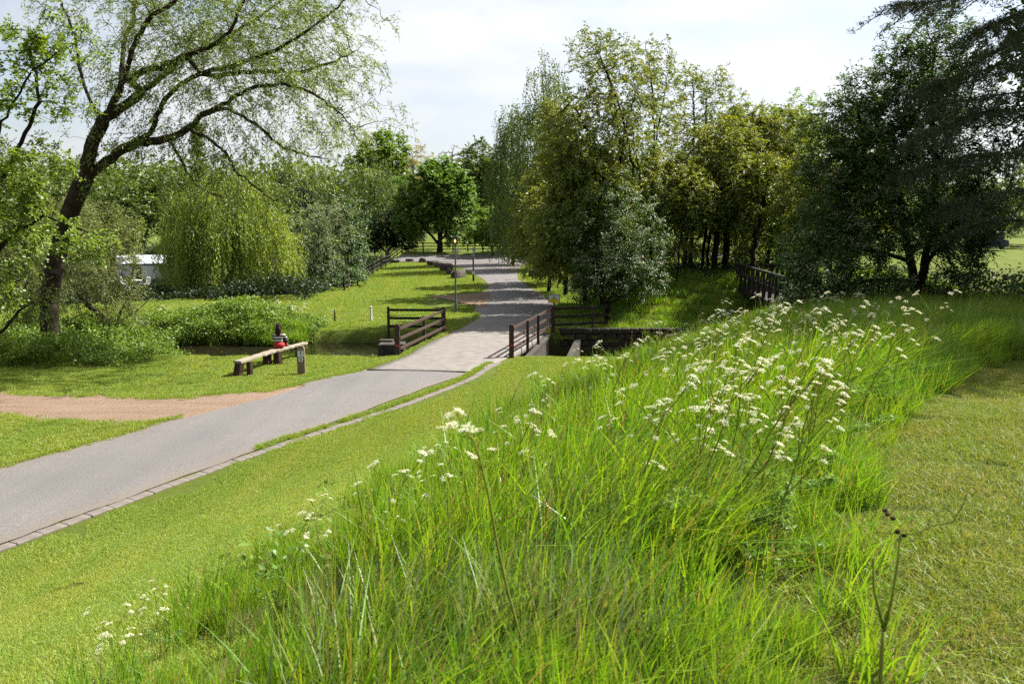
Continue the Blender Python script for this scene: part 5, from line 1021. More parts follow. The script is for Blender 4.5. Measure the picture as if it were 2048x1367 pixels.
# ------------------------------------------------------------------ grass
def scatter(name, pts, rz, scl, idx, protos, label, cat='grass', tilt=None):
    col = bpy.data.collections.new(name+'_tufts')
    for i, me in enumerate(protos): o = bpy.data.objects.new('%s_tuft_%02d' % (name, i), me); col.objects.link(o)
    n = len(pts); me = bpy.data.meshes.new(name); me.vertices.add(n); me.vertices.foreach_set('co', np.ascontiguousarray(pts, np.float32).ravel())
    rot = np.zeros((n, 3), np.float32); rot[:, 2] = rz
    if tilt is not None: rot[:, :2] = tilt
    me.attributes.new('rot', 'FLOAT_VECTOR', 'POINT').data.foreach_set('vector', rot.ravel()); me.attributes.new('scl', 'FLOAT', 'POINT').data.foreach_set('value', np.ascontiguousarray(scl, np.float32)); me.attributes.new('idx', 'INT', 'POINT').data.foreach_set('value', np.ascontiguousarray(idx, np.int32)); me.update()
    o = new_obj(name, me); tag(o, label, cat, kind='stuff')
    ng = bpy.data.node_groups.new(name, 'GeometryNodeTree'); ng.interface.new_socket('Geometry', in_out='INPUT', socket_type='NodeSocketGeometry'); ng.interface.new_socket('Geometry', in_out='OUTPUT', socket_type='NodeSocketGeometry')
    N, L = ng.nodes, ng.links; gi = N.new('NodeGroupInput'); go = N.new('NodeGroupOutput'); ci = N.new('GeometryNodeCollectionInfo'); ci.inputs['Collection'].default_value = col; ci.inputs['Separate Children'].default_value = True; ci.inputs['Reset Children'].default_value = True
    ip = N.new('GeometryNodeInstanceOnPoints'); ip.inputs['Pick Instance'].default_value = True
    def na(nm, t): a = N.new('GeometryNodeInputNamedAttribute'); a.data_type = t; a.inputs['Name'].default_value = nm; return a.outputs['Attribute']
    L.new(gi.outputs[0], ip.inputs['Points']); L.new(ci.outputs[0], ip.inputs['Instance']); L.new(na('idx', 'INT'), ip.inputs['Instance Index']); L.new(na('rot', 'FLOAT_VECTOR'), ip.inputs['Rotation']); L.new(na('scl', 'FLOAT'), ip.inputs['Scale']); L.new(ip.outputs[0], go.inputs[0])
    o.modifiers.new('scatter', 'NODES').node_group = ng; return o
def blades(n, R, h, w, seg, rng, lean=(0, 0), leanv=.4, curl=.5, sq=False, mat='tallgrass', straw=0.0, name='tuft'):
    """a tuft of n curved blades within radius R"""
    a = rng.uniform(0, 6.28, n); r = R*np.sqrt(rng.random(n)); P0 = np.stack([r*np.cos(a), r*np.sin(a), np.zeros(n)], 1)
    if sq: P0[:, :2] = rng.uniform(-R, R, (n, 2))
    hh = h*rng.uniform(.45, 1.15, n); ww = w*rng.uniform(.6, 1.3, n); ld = np.stack([lean[0]+rng.normal(0, leanv, n), lean[1]+rng.normal(0, leanv, n)], 1); az = rng.uniform(0, 6.28, n)
    sd = np.stack([np.cos(az), np.sin(az), np.zeros(n)], 1); u = np.linspace(0, 1, seg+1); cu = curl*rng.uniform(.4, 1.6, n)
    V = []
    for k, q in enumerate(u):
        off = ld*(q*.35+q*q*cu)[:, None] if False else ld*(q*.35+q*q*cu[:, None] if False else (q*.35+(q*q)*cu)[:, None])*hh[:, None]
        zz = hh*(q-.28*q*q*np.clip(np.linalg.norm(ld, axis=1)*cu, 0, 1.6)); c = P0+np.stack([off[:, 0], off[:, 1], zz], 1); wk = ww*(1-q**2.2)*.5+.0004
        V.append(c-sd*wk[:, None]); V.append(c+sd*wk[:, None])
    V = np.stack(V, 1).reshape(-1, 3); o = (np.arange(n)*2*(seg+1))[:, None]; F = np.concatenate([o+np.array([[2*k, 2*k+1, 2*k+3, 2*k+2]]) for k in range(seg)], 1).reshape(-1, 4)
    t = rng.random(n); return np_mesh(name, V, F, M[mat], np.repeat(t, seg))
rg = np.random.default_rng(900)
TL = np.array([(-5.2, 8.75), (-4.3, 8.3), (-3.1, 7.8), (-2.1, 7.55), (-1, 7.35), (.9, 6.9), (4.6, 6.0), (7.2, 6.0), (9.7, 6.2), (17, 5.5), (20, 5.3)])
TR = np.array([(-2, .6), (2.0, .85), (2.68, 1.02), (3.31, 1.25), (4.21, 1.66), (5.1, 2.15), (6.45, 2.95), (8.5, 4.5), (10.5, 6.2), (11.6, 8.4), (12.3, 11), (13, 30)])   # y, x of the mown strip's edge
def region(x, y):
    """0 other, 1 tall grass, 2 mown strip, 3 lawn below the bank"""
    s, t = st(x, y); w = (vnoise(x, y, .7, 5)-.5)*.5+(vnoise(x, y, .25, 8)-.5)*.25
    sl = np.interp(t, TL[:, 0], TL[:, 1])+w; xr = np.interp(y, TR[:, 0], TR[:, 1])+w*.6
    near = (y < 30.2-5.2*ss(4.5, 9, x)) & (s > .45)
    strip_ = (x > xr) & (y < 12.6+w)
    return np.where(near & (s < sl), 3, np.where(near & strip_, 2, np.where(near, 1, 0)))
def inview(x, y, z, mx=160, my=200):
    u, v = proj(np.stack([x, y, z], 1)); return (u > -mx) & (u < 2048+mx) & (v < 1367+my) & (y > .4)
RLy, RRy = RL[np.argsort(RL[:, 1])], RR[np.argsort(RR[:, 1])]
def off_road(x, y, m=.0): return ~((x > np.interp(y, RLy[:, 1], RLy[:, 0])-m) & (x < np.interp(y, RRy[:, 1], RRy[:, 0])+m) & (y < 88)) & ~((y > 85) & (y < 94))
PLx, PRx = PL[np.argsort(PL[:, 0])], PR[np.argsort(PR[:, 0])]
def off_dirt(x, y, m=.0): return ~((y < np.interp(x, PLx[:, 0], PLx[:, 1])+m) & (y > np.interp(x, PRx[:, 0], PRx[:, 1])-m) & (x < -6.2))
def points(n, x0, x1, y0, y1, pw=1.0):
    x = rg.uniform(x0, x1, n); y = y0+(y1-y0)*rg.random(n)**pw; return x, y
def grid(x0, x1, y0, y1, d, jit=.45):
    X, Y = np.meshgrid(np.arange(x0, x1, d), np.arange(y0, y1, d)); X = X+((np.arange(X.shape[0]) % 2)*d*.5)[:, None]; n = X.size
    return X.ravel()+rg.uniform(-jit, jit, n)*d, Y.ravel()+rg.uniform(-jit, jit, n)*d
def lay(name, x, y, z, yaw, scl, protos, label):
    """patches laid on the slope of the ground"""
    e = .15; gx_ = (H(x+e, y)-H(x-e, y))/(2*e); gy_ = (H(x, y+e)-H(x, y-e))/(2*e); eu = np.zeros((len(x), 3), np.float32)
    for i in range(len(x)):
        nrm = Vector((-float(np.clip(gx_[i], -.6, .6)), -float(np.clip(gy_[i], -.6, .6)), 1)).normalized(); q = Vector((0, 0, 1)).rotation_difference(nrm).to_matrix() @ Matrix.Rotation(float(yaw[i]), 3, 'Z'); eu[i] = q.to_euler()
    return scatter(name, np.stack([x, y, z], 1), eu[:, 2], scl, rg.integers(0, len(protos), len(x)), protos, label, tilt=eu[:, :2])
# tall meadow grass on the bank
tg = [blades(420, .27, .60, .012, 5, rg, (.14, -.05), .26, .5, True, name='tall_tuft') for _ in range(3)]+[blades(340, .27, .70, .013, 6, rg, (.5, -.12), .3, .7, True, name='tall_tuft') for _ in range(3)]+[blades(420, .27, .5, .0095, 4, rg, (.25, 0), .35, .45, True, 'dullgrass', name='tall_tuft') for _ in range(2)]
x, y = grid(-6, 26, .4, 27, .36); z = H(x, y); k = (region(x, y) == 1) & inview(x, y, z, 140, 800); x, y, z = x[k], y[k], z[k]
dcam = np.hypot(x, y); kp = (dcam > .7); x, y, z = x[kp], y[kp], z[kp]
s_, t_ = st(x, y); edge_ = np.clip((s_-np.interp(t_, TL[:, 0], TL[:, 1]))/1.4, .35, 1); scl = edge_*rg.uniform(.8, 1.15, len(x))*np.interp(np.hypot(x, y), [0, 1.6, 3], [.5, .7, 1]); ex = np.clip((np.interp(y, TR[:, 0], TR[:, 1])-x)/.7, .4, 1); scl *= np.where(y < 11, ex, 1)
scatter('tall_grass', np.stack([x, y, z-.02], 1), rg.normal(0, .4, len(x)), scl, np.where(rg.random(len(x)) < np.clip(.15+.28*(x-.2)*(y < 9), .12, .65)*np.clip((np.interp(y, TR[:, 0], TR[:, 1])-x)/.8, 0, 1)**.5*1.0, rg.integers(3, 6, len(x)), np.where(rg.random(len(x)) < .65, rg.integers(0, 3, len(x)), rg.integers(6, 8, len(x)))), tg, 'tall uncut meadow grass on the near bank')
# flowering grass stalks, docks and other broad leaves among the tall grass
def stalks(n, rng):
    P0 = np.concatenate([rng.uniform(-.3, .3, (n, 2)), np.zeros((n, 1))], 1); D = unit(np.stack([rng.normal(.18, .2, n), rng.normal(-.05, .2, n), np.ones(n)], 1)); l = rng.uniform(.55, .95, n)
    V1, F1 = leafset(P0, D, rdir(n, rng), l, np.full(n, .0032)); m = 16; si = np.repeat(np.arange(n), m); u = np.tile(np.linspace(.80, 1.0, m), n); Q = P0[si]+D[si]*(l[si]*u)[:, None]+rng.normal(0, .006, (n*m, 3))
    V2, F2 = leafset(Q, unit(D[si]+rdir(n*m, rng)*.6), rdir(n*m, rng), rng.uniform(.012, .024, n*m), np.full(n*m, .005)); t = rng.uniform(.6, 1.0, n)
    V, F, T = merge([(V1, F1, np.repeat(t*.9, 2)), (V2, F2, np.repeat(np.clip(t[si]+.1, 0, 1), 2))]); return np_mesh('stalk_tuft', V, F, M['tallgrass'], T)
sk = [stalks(9, rg) for _ in range(4)]; x2, y2 = grid(-5, 20, 1.0, 24, .62); z2 = H(x2, y2); k2 = (region(x2, y2) == 1) & inview(x2, y2, z2, 100, 500) & (np.hypot(x2, y2) > 1.8); x2, y2, z2 = x2[k2], y2[k2], z2[k2]
scatter('meadow_seed_stalks', np.stack([x2, y2, z2], 1), rg.normal(0, .6, len(x2)), rg.uniform(.6, 1.1, len(x2)), rg.integers(0, 4, len(x2)), sk, 'flowering grass stalks above the tall grass')
x2, y2 = points(420, -3, 9, 4.6, 17); k2 = (region(x2, y2) == 1); C2 = np.stack([x2, y2, H(x2, y2)+rg.uniform(.12, .42, 420)], 1)[k2]
V_, F_, T_ = clusters(C2, 12, (.12, .12, .09), .065, .028, rg, .0, .9); tag(new_obj('broad_weeds', np_mesh('broad_weeds', V_, F_, M['fern'], T_)), 'broad-leaved weeds among the tall grass', 'plants', kind='stuff')
# ragged tufts where the tall grass meets the mown grass
et = [blades(70, .13, .42, .0075, 4, rg, (.2, -.1), .45, .6, name='edge_tuft') for _ in range(3)]
x, y = points(9000, -6, 8, .8, 29); z = H(x, y); s_, t_ = st(x, y); ds = s_-np.interp(t_, TL[:, 0], TL[:, 1]); xr = np.interp(y, TR[:, 0], TR[:, 1]); k = inview(x, y, z, 80, 300) & (((np.abs(ds+.05) < .4) & (rg.random(len(x)) < .55)) | ((np.abs(x-xr) < .3) & (y < 11) & (y > 1.2) & (rg.random(len(x)) < .8))); x, y, z = x[k], y[k], z[k]
scatter('grass_fringe', np.stack([x, y, z-.01], 1), rg.uniform(-1, 1, len(x)), rg.uniform(.3, 1.0, len(x)), rg.integers(0, 3, len(x)), et, 'ragged fringe where the tall grass meets the mown grass')
# short mown lawns
lg = [blades(7000, .5, .042, .0042, 2, rg, (.1, 0), .6, .5, True, 'lawngrass', name='lawn_tuft') for _ in range(3)]
x, y = grid(-16, 14, 1.5, 30, .68); z = H(x, y); k = (region(x, y) == 3) & inview(x, y, z, 140, 260) & (st(x, y)[0] > .78+.6*ss(6, 13, st(x, y)[1])); x, y, z = x[k], y[k], z[k]
lay('lawn_grass', x, y, z, rg.uniform(0, 6.28, len(x)), rg.uniform(.9, 1.2, len(x)), lg, 'short mown grass between the lane and the tall grass')
lg2 = [blades(700, .25, .05, .0075, 2, rg, (.1, 0), .6, .5, True, 'lawngrass', name='lawn_tuft') for _ in range(4)]
x, y = grid(-26, 8, 13, 31, .42); z = H(x, y); k = (st(x, y)[0] < -3.6) & inview(x, y, z, 60, 60) & off_road(x, y, .16) & off_dirt(x, y, .08) & (y < 30.3) & (z > -.2)
x2, y2 = grid(-2, 8, 12, 30.3, .42); z2 = H(x2, y2); s2, t2 = st(x2, y2); k2 = (s2 > .65+.75*ss(5, 13, t2)-.85*ss(14, 18.3, t2)) & (s2 < 1.8) & (region(x2, y2) == 3)
x, y, z = np.concatenate([x[k], x2[k2]]), np.concatenate([y[k], y2[k2]]), np.concatenate([z[k], z2[k2]])
lay('bench_lawn_grass', x, y, z, rg.uniform(0, 6.28, len(x)), rg.uniform(.85, 1.2, len(x)), lg2, 'short grass around the bench and the dirt track')
lg3 = [blades(900, .5, .07, .014, 2, rg, (.1, 0), .6, .5, True, 'lawngrass', name='lawn_tuft') for _ in range(3)]
x, y = grid(-34, 16, 38.2, 86, .85); z = H(x, y); g_ = np.minimum(-12.8-x, y-(49.5+(x+24)*.45)); k = inview(x, y, z, 60, 60) & off_road(x, y, .45) & (z > -.3) & (g_ < .2) & ~((x > -5.6) & (x < -1) & (y > 47) & (y < 55.5)); x, y, z = x[k], y[k], z[k]
lay('far_lawn_grass', x, y, z, rg.uniform(0, 6.28, len(x)), rg.uniform(.85, 1.2, len(x)), lg3, 'short grass of the lawn beyond the brook')
# clippings on the mown strip
sg_ = [blades(6500, .5, .04, .0036, 2, rg, (.15, 0), .75, .6, True, 'strawgrass', name='strip_tuft') for _ in range(3)]
x, y = grid(.3, 16, .7, 13.4, .8); z = H(x, y); k = (region(x, y) == 2) & inview(x, y, z, 200, 400); x, y, z = x[k], y[k], z[k]
lay('mown_strip_grass', x, y, z, rg.uniform(0, 6.28, len(x)), rg.uniform(.9, 1.2, len(x)), sg_, 'dry clippings and short grass on the mown strip')
# rough grass: brook banks, mound, verge strip along the kerb
bg_ = [blades(190, .4, .42, .018, 4, rg, (.15, -.1), .45, .6, True, name='bank_tuft') for _ in range(4)]
x, y = grid(2, 24, 25, 47, .55); z = H(x, y); k = inview(x, y, z, 60, 60) & (z > -.7) & off_road(x, y, .5) & ((y > 38.3) | (x > 5.5)) & ~((x < 5.2) & (y < 42)); x, y, z = x[k], y[k], z[k]
scatter('bank_grass', np.stack([x, y, z-.02], 1), rg.uniform(0, 6.28, len(x)), rg.uniform(.5, 1.2, len(x)), rg.integers(0, 4, len(x)), bg_, 'rough shaded grass on the far bank of the brook')
ks = rg.integers(0, len(KP), 1500); off = rg.normal(-.26, .06, 1500); tt = unit(np.gradient(KP, axis=0)); nn = np.stack([tt[:, 1], -tt[:, 0]], 1); q = KP[ks]+nn[ks]*off[:, None]; dist = np.arange(len(KP))[ks]*.1
pat = .6*vnoise(dist, dist*0, 1.7, 4)+.4*vnoise(dist, dist*0, .4, 14) > np.interp(dist, [0, 17, 19.5, 23, 32], [.95, .92, .6, .42, .36]); q = q[pat]; vg = [blades(40, .09, .075, .006, 2, rg, (0, 0), .6, .5, False, 'lawngrass', name='verge_tuft') for _ in range(3)]
e1 = RL[(RL[:, 1] < 45)]; rp = np.repeat(e1, 7, 0)+rg.normal(0, .09, (len(e1)*7, 2)); rp[:, 0] -= .06
dp = np.concatenate([np.repeat(PL, 9, 0), np.repeat(PR, 9, 0)]); dp = dp+rg.normal(0, .14, dp.shape); q = np.concatenate([q, rp[off_dirt(rp[:, 0], rp[:, 1], -.2)], dp[off_road(dp[:, 0], dp[:, 1], 0)]]); z = H(q[:, 0], q[:, 1], False)+.015
scatter('verge_grass', np.concatenate([q, z[:, None]], 1), rg.uniform(0, 6.28, len(q)), rg.uniform(.6, 1.4, len(q)), rg.integers(0, 3, len(q)), vg, 'grass creeping over the edges of the lane and kerb')

# ------------------------------------------------------------------ plants along the brook
def leafstuff(name, label, C, per, spread, L, W, mat, seed, cat='plants', up=.6, droop=.2, kind='stuff'):
    V_, F_, T_ = clusters(np.asarray(C), per, spread, L, W, np.random.default_rng(seed), droop, up); return tag(new_obj(name, np_mesh(name, V_, F_, M[mat], T_)), label, cat, kind=kind)
def mound(n, x0, x1, y0, y1, hfun, rng):
    x = rng.uniform(x0, x1, n); y = rng.uniform(y0, y1, n); z = np.maximum(H(x, y), -.6); return np.stack([x, y, z+hfun(x, y)*rng.random(n)**.5], 1)
leafstuff('nettle_bed', 'dense dark green nettles and docks on the far side of the brook', mound(520, -17.8, -9.4, 36.7, 40.2, lambda x, y: 1.0+.35*np.sin(x*.9+1)-.35*(x > -11), rg), 60, (.28, .28, .2), .11, .06, 'lf_nettle', 401)
leafstuff('nettle_bed', 'nettles and brambles round the foot of the big willow', mound(620, -24, -13.6, 27.8, 33.6, lambda x, y: .25+.55*ss(-13.5, -17, x)+.25*np.sin(x*1.7+y), rg), 60, (.26, .26, .16), .11, .06, 'lf_nettle', 402)
leafstuff('nettle_bed', 'nettles under the grey-green sallow bush', mound(300, -22, -15.6, 33.2, 37.4, lambda x, y: .95+.3*np.sin(x*1.3), rg), 60, (.28, .28, .2), .11, .06, 'lf_nettle', 407)
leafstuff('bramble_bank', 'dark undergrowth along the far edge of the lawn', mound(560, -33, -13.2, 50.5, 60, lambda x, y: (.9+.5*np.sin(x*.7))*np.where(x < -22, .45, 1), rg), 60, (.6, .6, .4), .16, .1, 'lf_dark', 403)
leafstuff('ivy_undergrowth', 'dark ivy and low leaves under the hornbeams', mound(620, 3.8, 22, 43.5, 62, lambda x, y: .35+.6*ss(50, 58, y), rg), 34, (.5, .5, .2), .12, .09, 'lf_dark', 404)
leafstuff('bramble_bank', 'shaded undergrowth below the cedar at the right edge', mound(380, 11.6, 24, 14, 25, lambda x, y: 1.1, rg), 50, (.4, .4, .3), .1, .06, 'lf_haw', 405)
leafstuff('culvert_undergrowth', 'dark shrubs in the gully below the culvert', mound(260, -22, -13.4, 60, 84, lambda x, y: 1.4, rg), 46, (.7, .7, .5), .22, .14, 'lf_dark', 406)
sc_ = [blades(46, .16, .75, .016, 5, rg, (0, 0), .42, .55, name='sedge_tuft') for _ in range(2)]
x = rg.uniform(-12.3, -9.7, 150); y = rg.uniform(36.5, 38.0, 150); scatter('sedge_clump', np.stack([x, y, np.maximum(H(x, y), -.45)], 1), rg.uniform(0, 6.28, 150), rg.uniform(.7, 1.15, 150), rg.integers(0, 2, 150), sc_, 'bright green sedge clump at the water behind the bench', 'grass')
# bent-over grass and stems in the deep shade on the right of the near bank
# ------------------------------------------------------------------ cow parsley
def umbel_mesh(rng, r=.036, rays=11, far=False):
    mb = MB(); V = []; F = []; cs = []
    for i in range(rays):
        a_ = i*2.4; rr = r*math.sqrt((i+.5)/rays); e = np.array([rr*math.cos(a_), rr*math.sin(a_), .022+.012*(1-(rr/r)**2)+rng.normal(0, .002)]); cs.append(e)
        if not far: mb.tube([(0, 0, 0), tuple(e*[.6, .6, .7]), tuple(e)], .0007, 3, False)
    cs = np.array(cs); n = 13 if not far else 6; ci = np.repeat(np.arange(rays), n); P0 = cs[ci]+rng.normal(0, 1, (rays*n, 3))*np.array([.0065, .0065, .003]); s_ = .0062 if not far else .011
    D = unit(rng.normal(size=(len(P0), 3))*[1, 1, .25]); N = rng.normal(size=(len(P0), 3))*.35+[0, 0, 1]
    v, f = leafset(P0-D*s_/2, D, N, s_*rng.uniform(.7, 1.3, len(P0)), s_*rng.uniform(.7, 1.2, len(P0))); return mb, v, f
def parsley(kind, seed, h=1.0, nb=6, far=False, lean=0.0, us=1.0):
    """prototype cow parsley: returns dict of meshes; local origin at the foot"""
    rng = np.random.default_rng(seed); st_ = MB(); ub = []
    bend = np.array([lean, rng.normal(0, .05), 0]); main = [np.array([0, 0, 0])+bend*(u**1.6)*h+np.array([rng.normal(0, .006), rng.normal(0, .006), u*h*.86]) for u in np.linspace(0, 1, 8)]
    st_.tube(main, [.0058*(1-.55*i/7) for i in range(8)], 5); tips = [(main[-1], np.array([0, 0, 1.0]))]
    for i in range(nb):
        u = .42+.55*(i+.5)/nb; k_ = u*7; p = main[int(k_)]+(main[min(int(k_)+1, 7)]-main[int(k_)])*(k_-int(k_)); a_ = i*2.4+rng.uniform(-.4, .4); ln = h*rng.uniform(.16, .34)*(1.25-.5*u)
        d = np.array([math.cos(a_)*.62, math.sin(a_)*.62, .8]); m_ = p+d*ln*.5; e = p+d*ln+np.array([0, 0, .1*ln]); st_.tube([p, m_, e], [.003, .0024, .0018], 4)
        tips.append((e, unit(d+[0, 0, .6])))
        for s in (-1, 1):
            if rng.random() < .6: d2 = unit(d+np.array([-d[1], d[0], .1])*s*.8); e2 = m_+d2*ln*.55; st_.tube([m_, (m_+e2)/2+[0, 0, .01], e2], [.002, .0017, .0014], 3); tips.append((e2, unit(d2+[0, 0, .9])))
    for e, d in tips: ub.append((tuple(e), d, rng.uniform(.75, 1.2)*us))
    # ferny leaves on the lower stem
    C = []
    for i in range(5):
        a_ = rng.uniform(0, 6.28); u = rng.uniform(.12, .55); p = main[int(u*7)]; dl = np.array([math.cos(a_), math.sin(a_), .45]); ln = rng.uniform(.12, .26)
        for q_ in np.linspace(.2, 1, 7):
            c = p+dl*ln*q_; wd_ = .07*(1.15-q_)
            for s in (-1, 1): C.append(c+np.array([-dl[1], dl[0], 0])*s*wd_*.5)
    v, f, t = clusters(np.array(C), 9 if not far else 4, (.022, .022, .012), .03 if not far else .05, .009 if not far else .02, rng, .1, .8)
    return dict(stem=st_.mesh('stem', M['stalk']), leaves=np_mesh('leaves', v, f, M['fern'], t), tips=ub)
um_near = []
for i in range(4):
    rng = np.random.default_rng(600+i); mb, v, f = umbel_mesh(rng); o_ = len(mb.v); me_ = np_mesh('umbel', v, f, M['floret'], rng.random(len(f))); ry_ = mb.mesh('rays', M['stalk']); um_near.append((me_, ry_))
um_far = []
for i in range(3):
    rng = np.random.default_rng(620+i); mb, v, f = umbel_mesh(rng, .045, 10, True); um_far.append(np_mesh('umbel', v, f, M['floret'], rng.random(len(f))))
PRO = [parsley('n', 640+i, 1.0, [5, 6, 7, 4, 6][i], lean=[.12, .25, -.1, .3, .05][i]) for i in range(5)]
PROF = [parsley('f', 660+i, 1.0, [5, 6, 4][i], True, lean=[.1, .2, 0][i], us=1.15) for i in range(3)]
CPG = 'cow parsley flowering in the tall grass'
def place_parsley(x, y, h, label, near=True, rz=None, z=None, pro=None, group=CPG, us=1.0):
    pr = (PRO if near else PROF)[random.randrange(5 if near else 3) if pro is None else pro]; z = gz(x, y) if z is None else z
    root = thing('cow_parsley', label, 'flower', (x, y, z-.02), random.uniform(-.7, .7) if rz is None else rz, group); root.scale = (h, h, h)
    new_obj('stem', pr['stem'], root); new_obj('leaves', pr['leaves'], root)
    for p, d, s in pr['tips']:
        if near: fl_, ry_ = random.choice(um_near); o = new_obj('umbel', fl_, root, p); r = new_obj('rays', ry_, o)
        else: o = new_obj('umbel', random.choice(um_far), root, p)
        o.rotation_euler = Vector(d).to_track_quat('Z', 'Y').to_euler(); q = s*us*random.choice((.4, .5, .6, .7))/h**.5; o.scale = (q, q, q)
    return root
# the ones that stand out, placed by their foot and height
for x, y, h, lb_, rz, pro in [(-.78, 4.3, .86, 'cow parsley with two raised heads left of the tallest stalk', .4, 1), (-.45, 4.6, .8, 'cow parsley with clustered heads just left of the tallest stalk', 1.9, 2), (-1.45, 4.6, .7, 'thin cow parsley above the lower left edge of the tall grass', .2, 3), (-2.05, 4.35, .52, 'small cow parsley leaning out over the lower lawn edge', 2.9, 4), (-1.98, 3.75, .55, 'low cow parsley nearest the lower left corner', 1.2, 2), (-1.2, 4.9, .62, 'cow parsley with loose heads at the lower left grass edge', 3.5, 0)]:
    place_parsley(x, y, h, lb_, True, rz, None, pro)
def tall_stalk():
    Yf = 2.55; ft = P(1052, 1345, Yf); zf = gz(ft[0], ft[1]); root = thing('cow_parsley', 'tallest near cow parsley with a long bare stalk in the middle of the foreground', 'flower', (ft[0], ft[1], zf), 0, CPG)
    def q(px, py, dy=0): return rel(P(px, py, Yf+dy), root)
    MB().tube([(0, 0, -.02), q(1052, 1345), q(1040, 1270), q(1015, 1180), q(995, 1090), q(975, 980), q(958, 910), q(948, 880)], [.0062, .0058, .0055, .005, .0044, .0038, .0032, .0026], 7).build('stem', M['stalk'], root, True)
    MB().tube([q(1040, 1275), q(1042, 1200, .04), q(1050, 1110, .06), q(1058, 1020, .08)], [.004, .0032, .0028, .0018], 6).build('side_stem', M['stalk'], root, True)
    hub = [((948, 880), [(925, 858), (905, 852), (890, 862), (900, 838), (938, 862), (958, 868), (912, 832)])], ((962, 925), [(940, 905), (985, 900)])
    for a_, ends in (((948, 880), [(925, 866), (905, 858), (884, 864), (900, 836), (936, 862), (958, 868), (914, 830)]), ((966, 940), [(938, 918), (984, 905)])):
        for i_, e_ in enumerate(ends):
            MB().tube([q(*a_), q((a_[0]+e_[0])/2, (a_[1]+e_[1])/2-4, .01*i_), q(*e_, .02*(i_-3))], [.0018, .0014, .0011], 5).build('branch', M['stalk'], root)
            fl_, ry_ = um_near[i_ % 4]; o = new_obj('umbel', fl_, root, q(*e_, .02*(i_-3))); new_obj('rays', ry_, o); s_ = random.uniform(.42, .62); o.scale = (s_,)*3; o.rotation_euler = (random.uniform(-.5, .5), random.uniform(-.5, .3), random.uniform(0, 6))
tall_stalk()
cnt = 0
for px, py, Yd, h, lb_ in [(1402, 622, 11.5, 1.25, 'tall cow parsley standing out against the dark brook'), (1450, 622, 12.2, 1.25, 'cow parsley just right of the tallest one against the brook'), (1262, 662, 11.0, 1.15, 'lone branching cow parsley farthest left against the brook'), (1325, 690, 12.5, 1.0, 'small-headed cow parsley between the lone one and the brook group')]:
    q = P(px, py, Yd); zf = gz(q[0], q[1]); place_parsley(q[0], q[1], max(q[2]-zf, .7)*1.02, lb_, True)
tries = 0; done = []
while cnt < 80 and tries < 5000:
    tries += 1; px = random.gauss(1520, 140) if random.random() < .72 else random.uniform(950, 1800); py = random.uniform(640, 800) if random.random() < .62 else random.uniform(780, 1120)
    g_ = G(px, py+60)
    if g_[1] > 24 or g_[1] < 3.0 or int(region(np.array([g_[0]]), np.array([g_[1]]))[0]) != 1 or any((g_[0]-a_)**2+(g_[1]-b_)**2 < (.05*g_[1])**2 for a_, b_ in done): continue
    done.append((g_[0], g_[1])); far_ = g_[1] > 9
    lb_ = 'cow parsley in the dense white drift at the top of the bank' if g_[1] > 9 else ('cow parsley among the grass in the middle of the bank' if g_[1] > 5.5 else 'cow parsley low in the near tall grass')
    place_parsley(g_[0], g_[1], random.uniform(.75, 1.1), lb_, not far_, us=1.0); cnt += 1
print('parsley', cnt, tries)
for i in range(40):
    x = random.uniform(-18.2, -10.5); y = random.uniform(39.0, 41.2); place_parsley(x, y, random.uniform(.9, 1.25), 'white cow parsley behind the nettles on the far side of the brook', False, group='cow parsley across the brook', us=1.3)
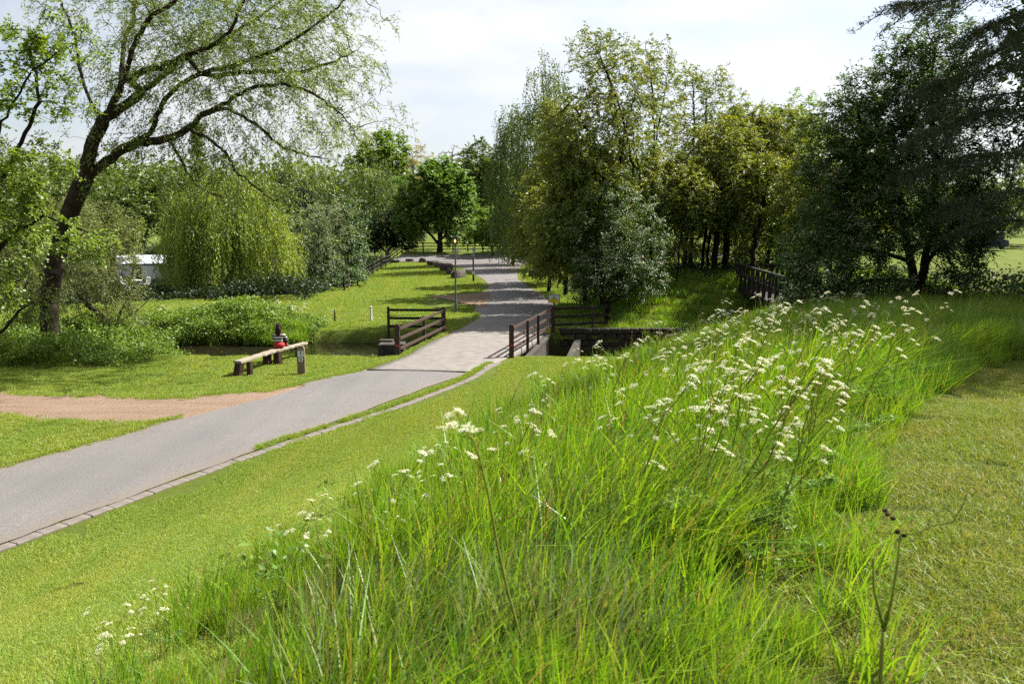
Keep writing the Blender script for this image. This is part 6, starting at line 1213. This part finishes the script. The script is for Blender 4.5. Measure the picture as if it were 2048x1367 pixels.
# dandelion clocks
dv = MB().lathe([(.0022, 0), (.002, .36)], 5).mesh('stem', M['stalk']); rng = np.random.default_rng(70); D = rdir(170, rng); v1, f1 = leafset(D*.004, D, rdir(170, rng), .016, .0012); v2, f2 = leafset(D*.0195-.0035*unit(np.cross(D, [.3, .2, .9])), unit(np.cross(D, [.3, .2, .9])), D, .007, .006)
hdm = np_mesh('seed_head', np.concatenate([v1, v2]), np.concatenate([f1, f2+len(v1)]), M['clock'], rng.random(len(f1)+len(f2)))
for px, py, lb_ in [(1220, 908, 'round white dandelion clock left of centre on the bank'), (1312, 842, 'round white dandelion clock highest on the bank'), (1312, 952, 'round white dandelion clock lowest of the three')]:
    Yd = G(px, py+70)[1]; q = P(px, py, Yd); zf = gz(q[0], q[1]); r = thing('dandelion_clock', lb_, 'flower', (q[0], q[1], zf), 0, 'dandelion clocks'); hh = (q[2]-zf); o = new_obj('stem', dv, r); o.scale = (1, 1, hh/.36); o = new_obj('seed_head', hdm, r, (0, 0, hh)); o.scale = (1.25, 1.25, 1.25)
# broken hogweed stalk at the edge of the mown strip
hx, hy = .985, 2.05; hz = gz(hx, hy); hg = thing('broken_stalk', 'broken umbellifer stalk with a bent side shoot by the mown strip', 'plant', (hx, hy, hz))
def rp_(px, py, Y): return tuple(rel(P(px, py, Y), hg))
MB().tube([(0, 0, -.02), rp_(1758, 1420, 2.05), rp_(1762, 1340, 2.06), rp_(1764, 1300, 2.07), rp_(1768, 1262, 2.08)], [.0075, .0066, .0062, .0060, .0066], 8).build('stem', M['stalk'], hg, True)
MB().tube([rp_(1768, 1262, 2.08), rp_(1748, 1180, 2.1), rp_(1746, 1115, 2.1)], [.0042, .0036, .0034], 7).build('shoot', M['stalk'], hg, True)
MB().tube([rp_(1768, 1262, 2.08), rp_(1785, 1190, 2.1), rp_(1796, 1120, 2.12), rp_(1800, 1070, 2.12)], [.0044, .0036, .003, .0026], 7).build('shoot', M['stalk'], hg, True)
MB().tube([rp_(1745, 1064, 2.12), rp_(1800, 1066, 2.12), rp_(1830, 1068, 2.11), rp_(1865, 1050, 2.1), rp_(1905, 1044, 2.1), rp_(1925, 1010, 2.1), rp_(1942, 968, 2.1)], [.0016, .0024, .0026, .0024, .0022, .0018, .0008], 7).build('bent_shoot', M['stalk'], hg, True)
mbk = MB()
for px, py in ((1775, 1028), (1786, 1036), (1770, 1020), (1795, 1062), (1808, 1070)): mbk.add(*ellipsoid(rp_(px, py, 2.12), (.0085, .006, .006), 8, 6))
mbk.build('withered_bud', M['log_bark'], hg, True)
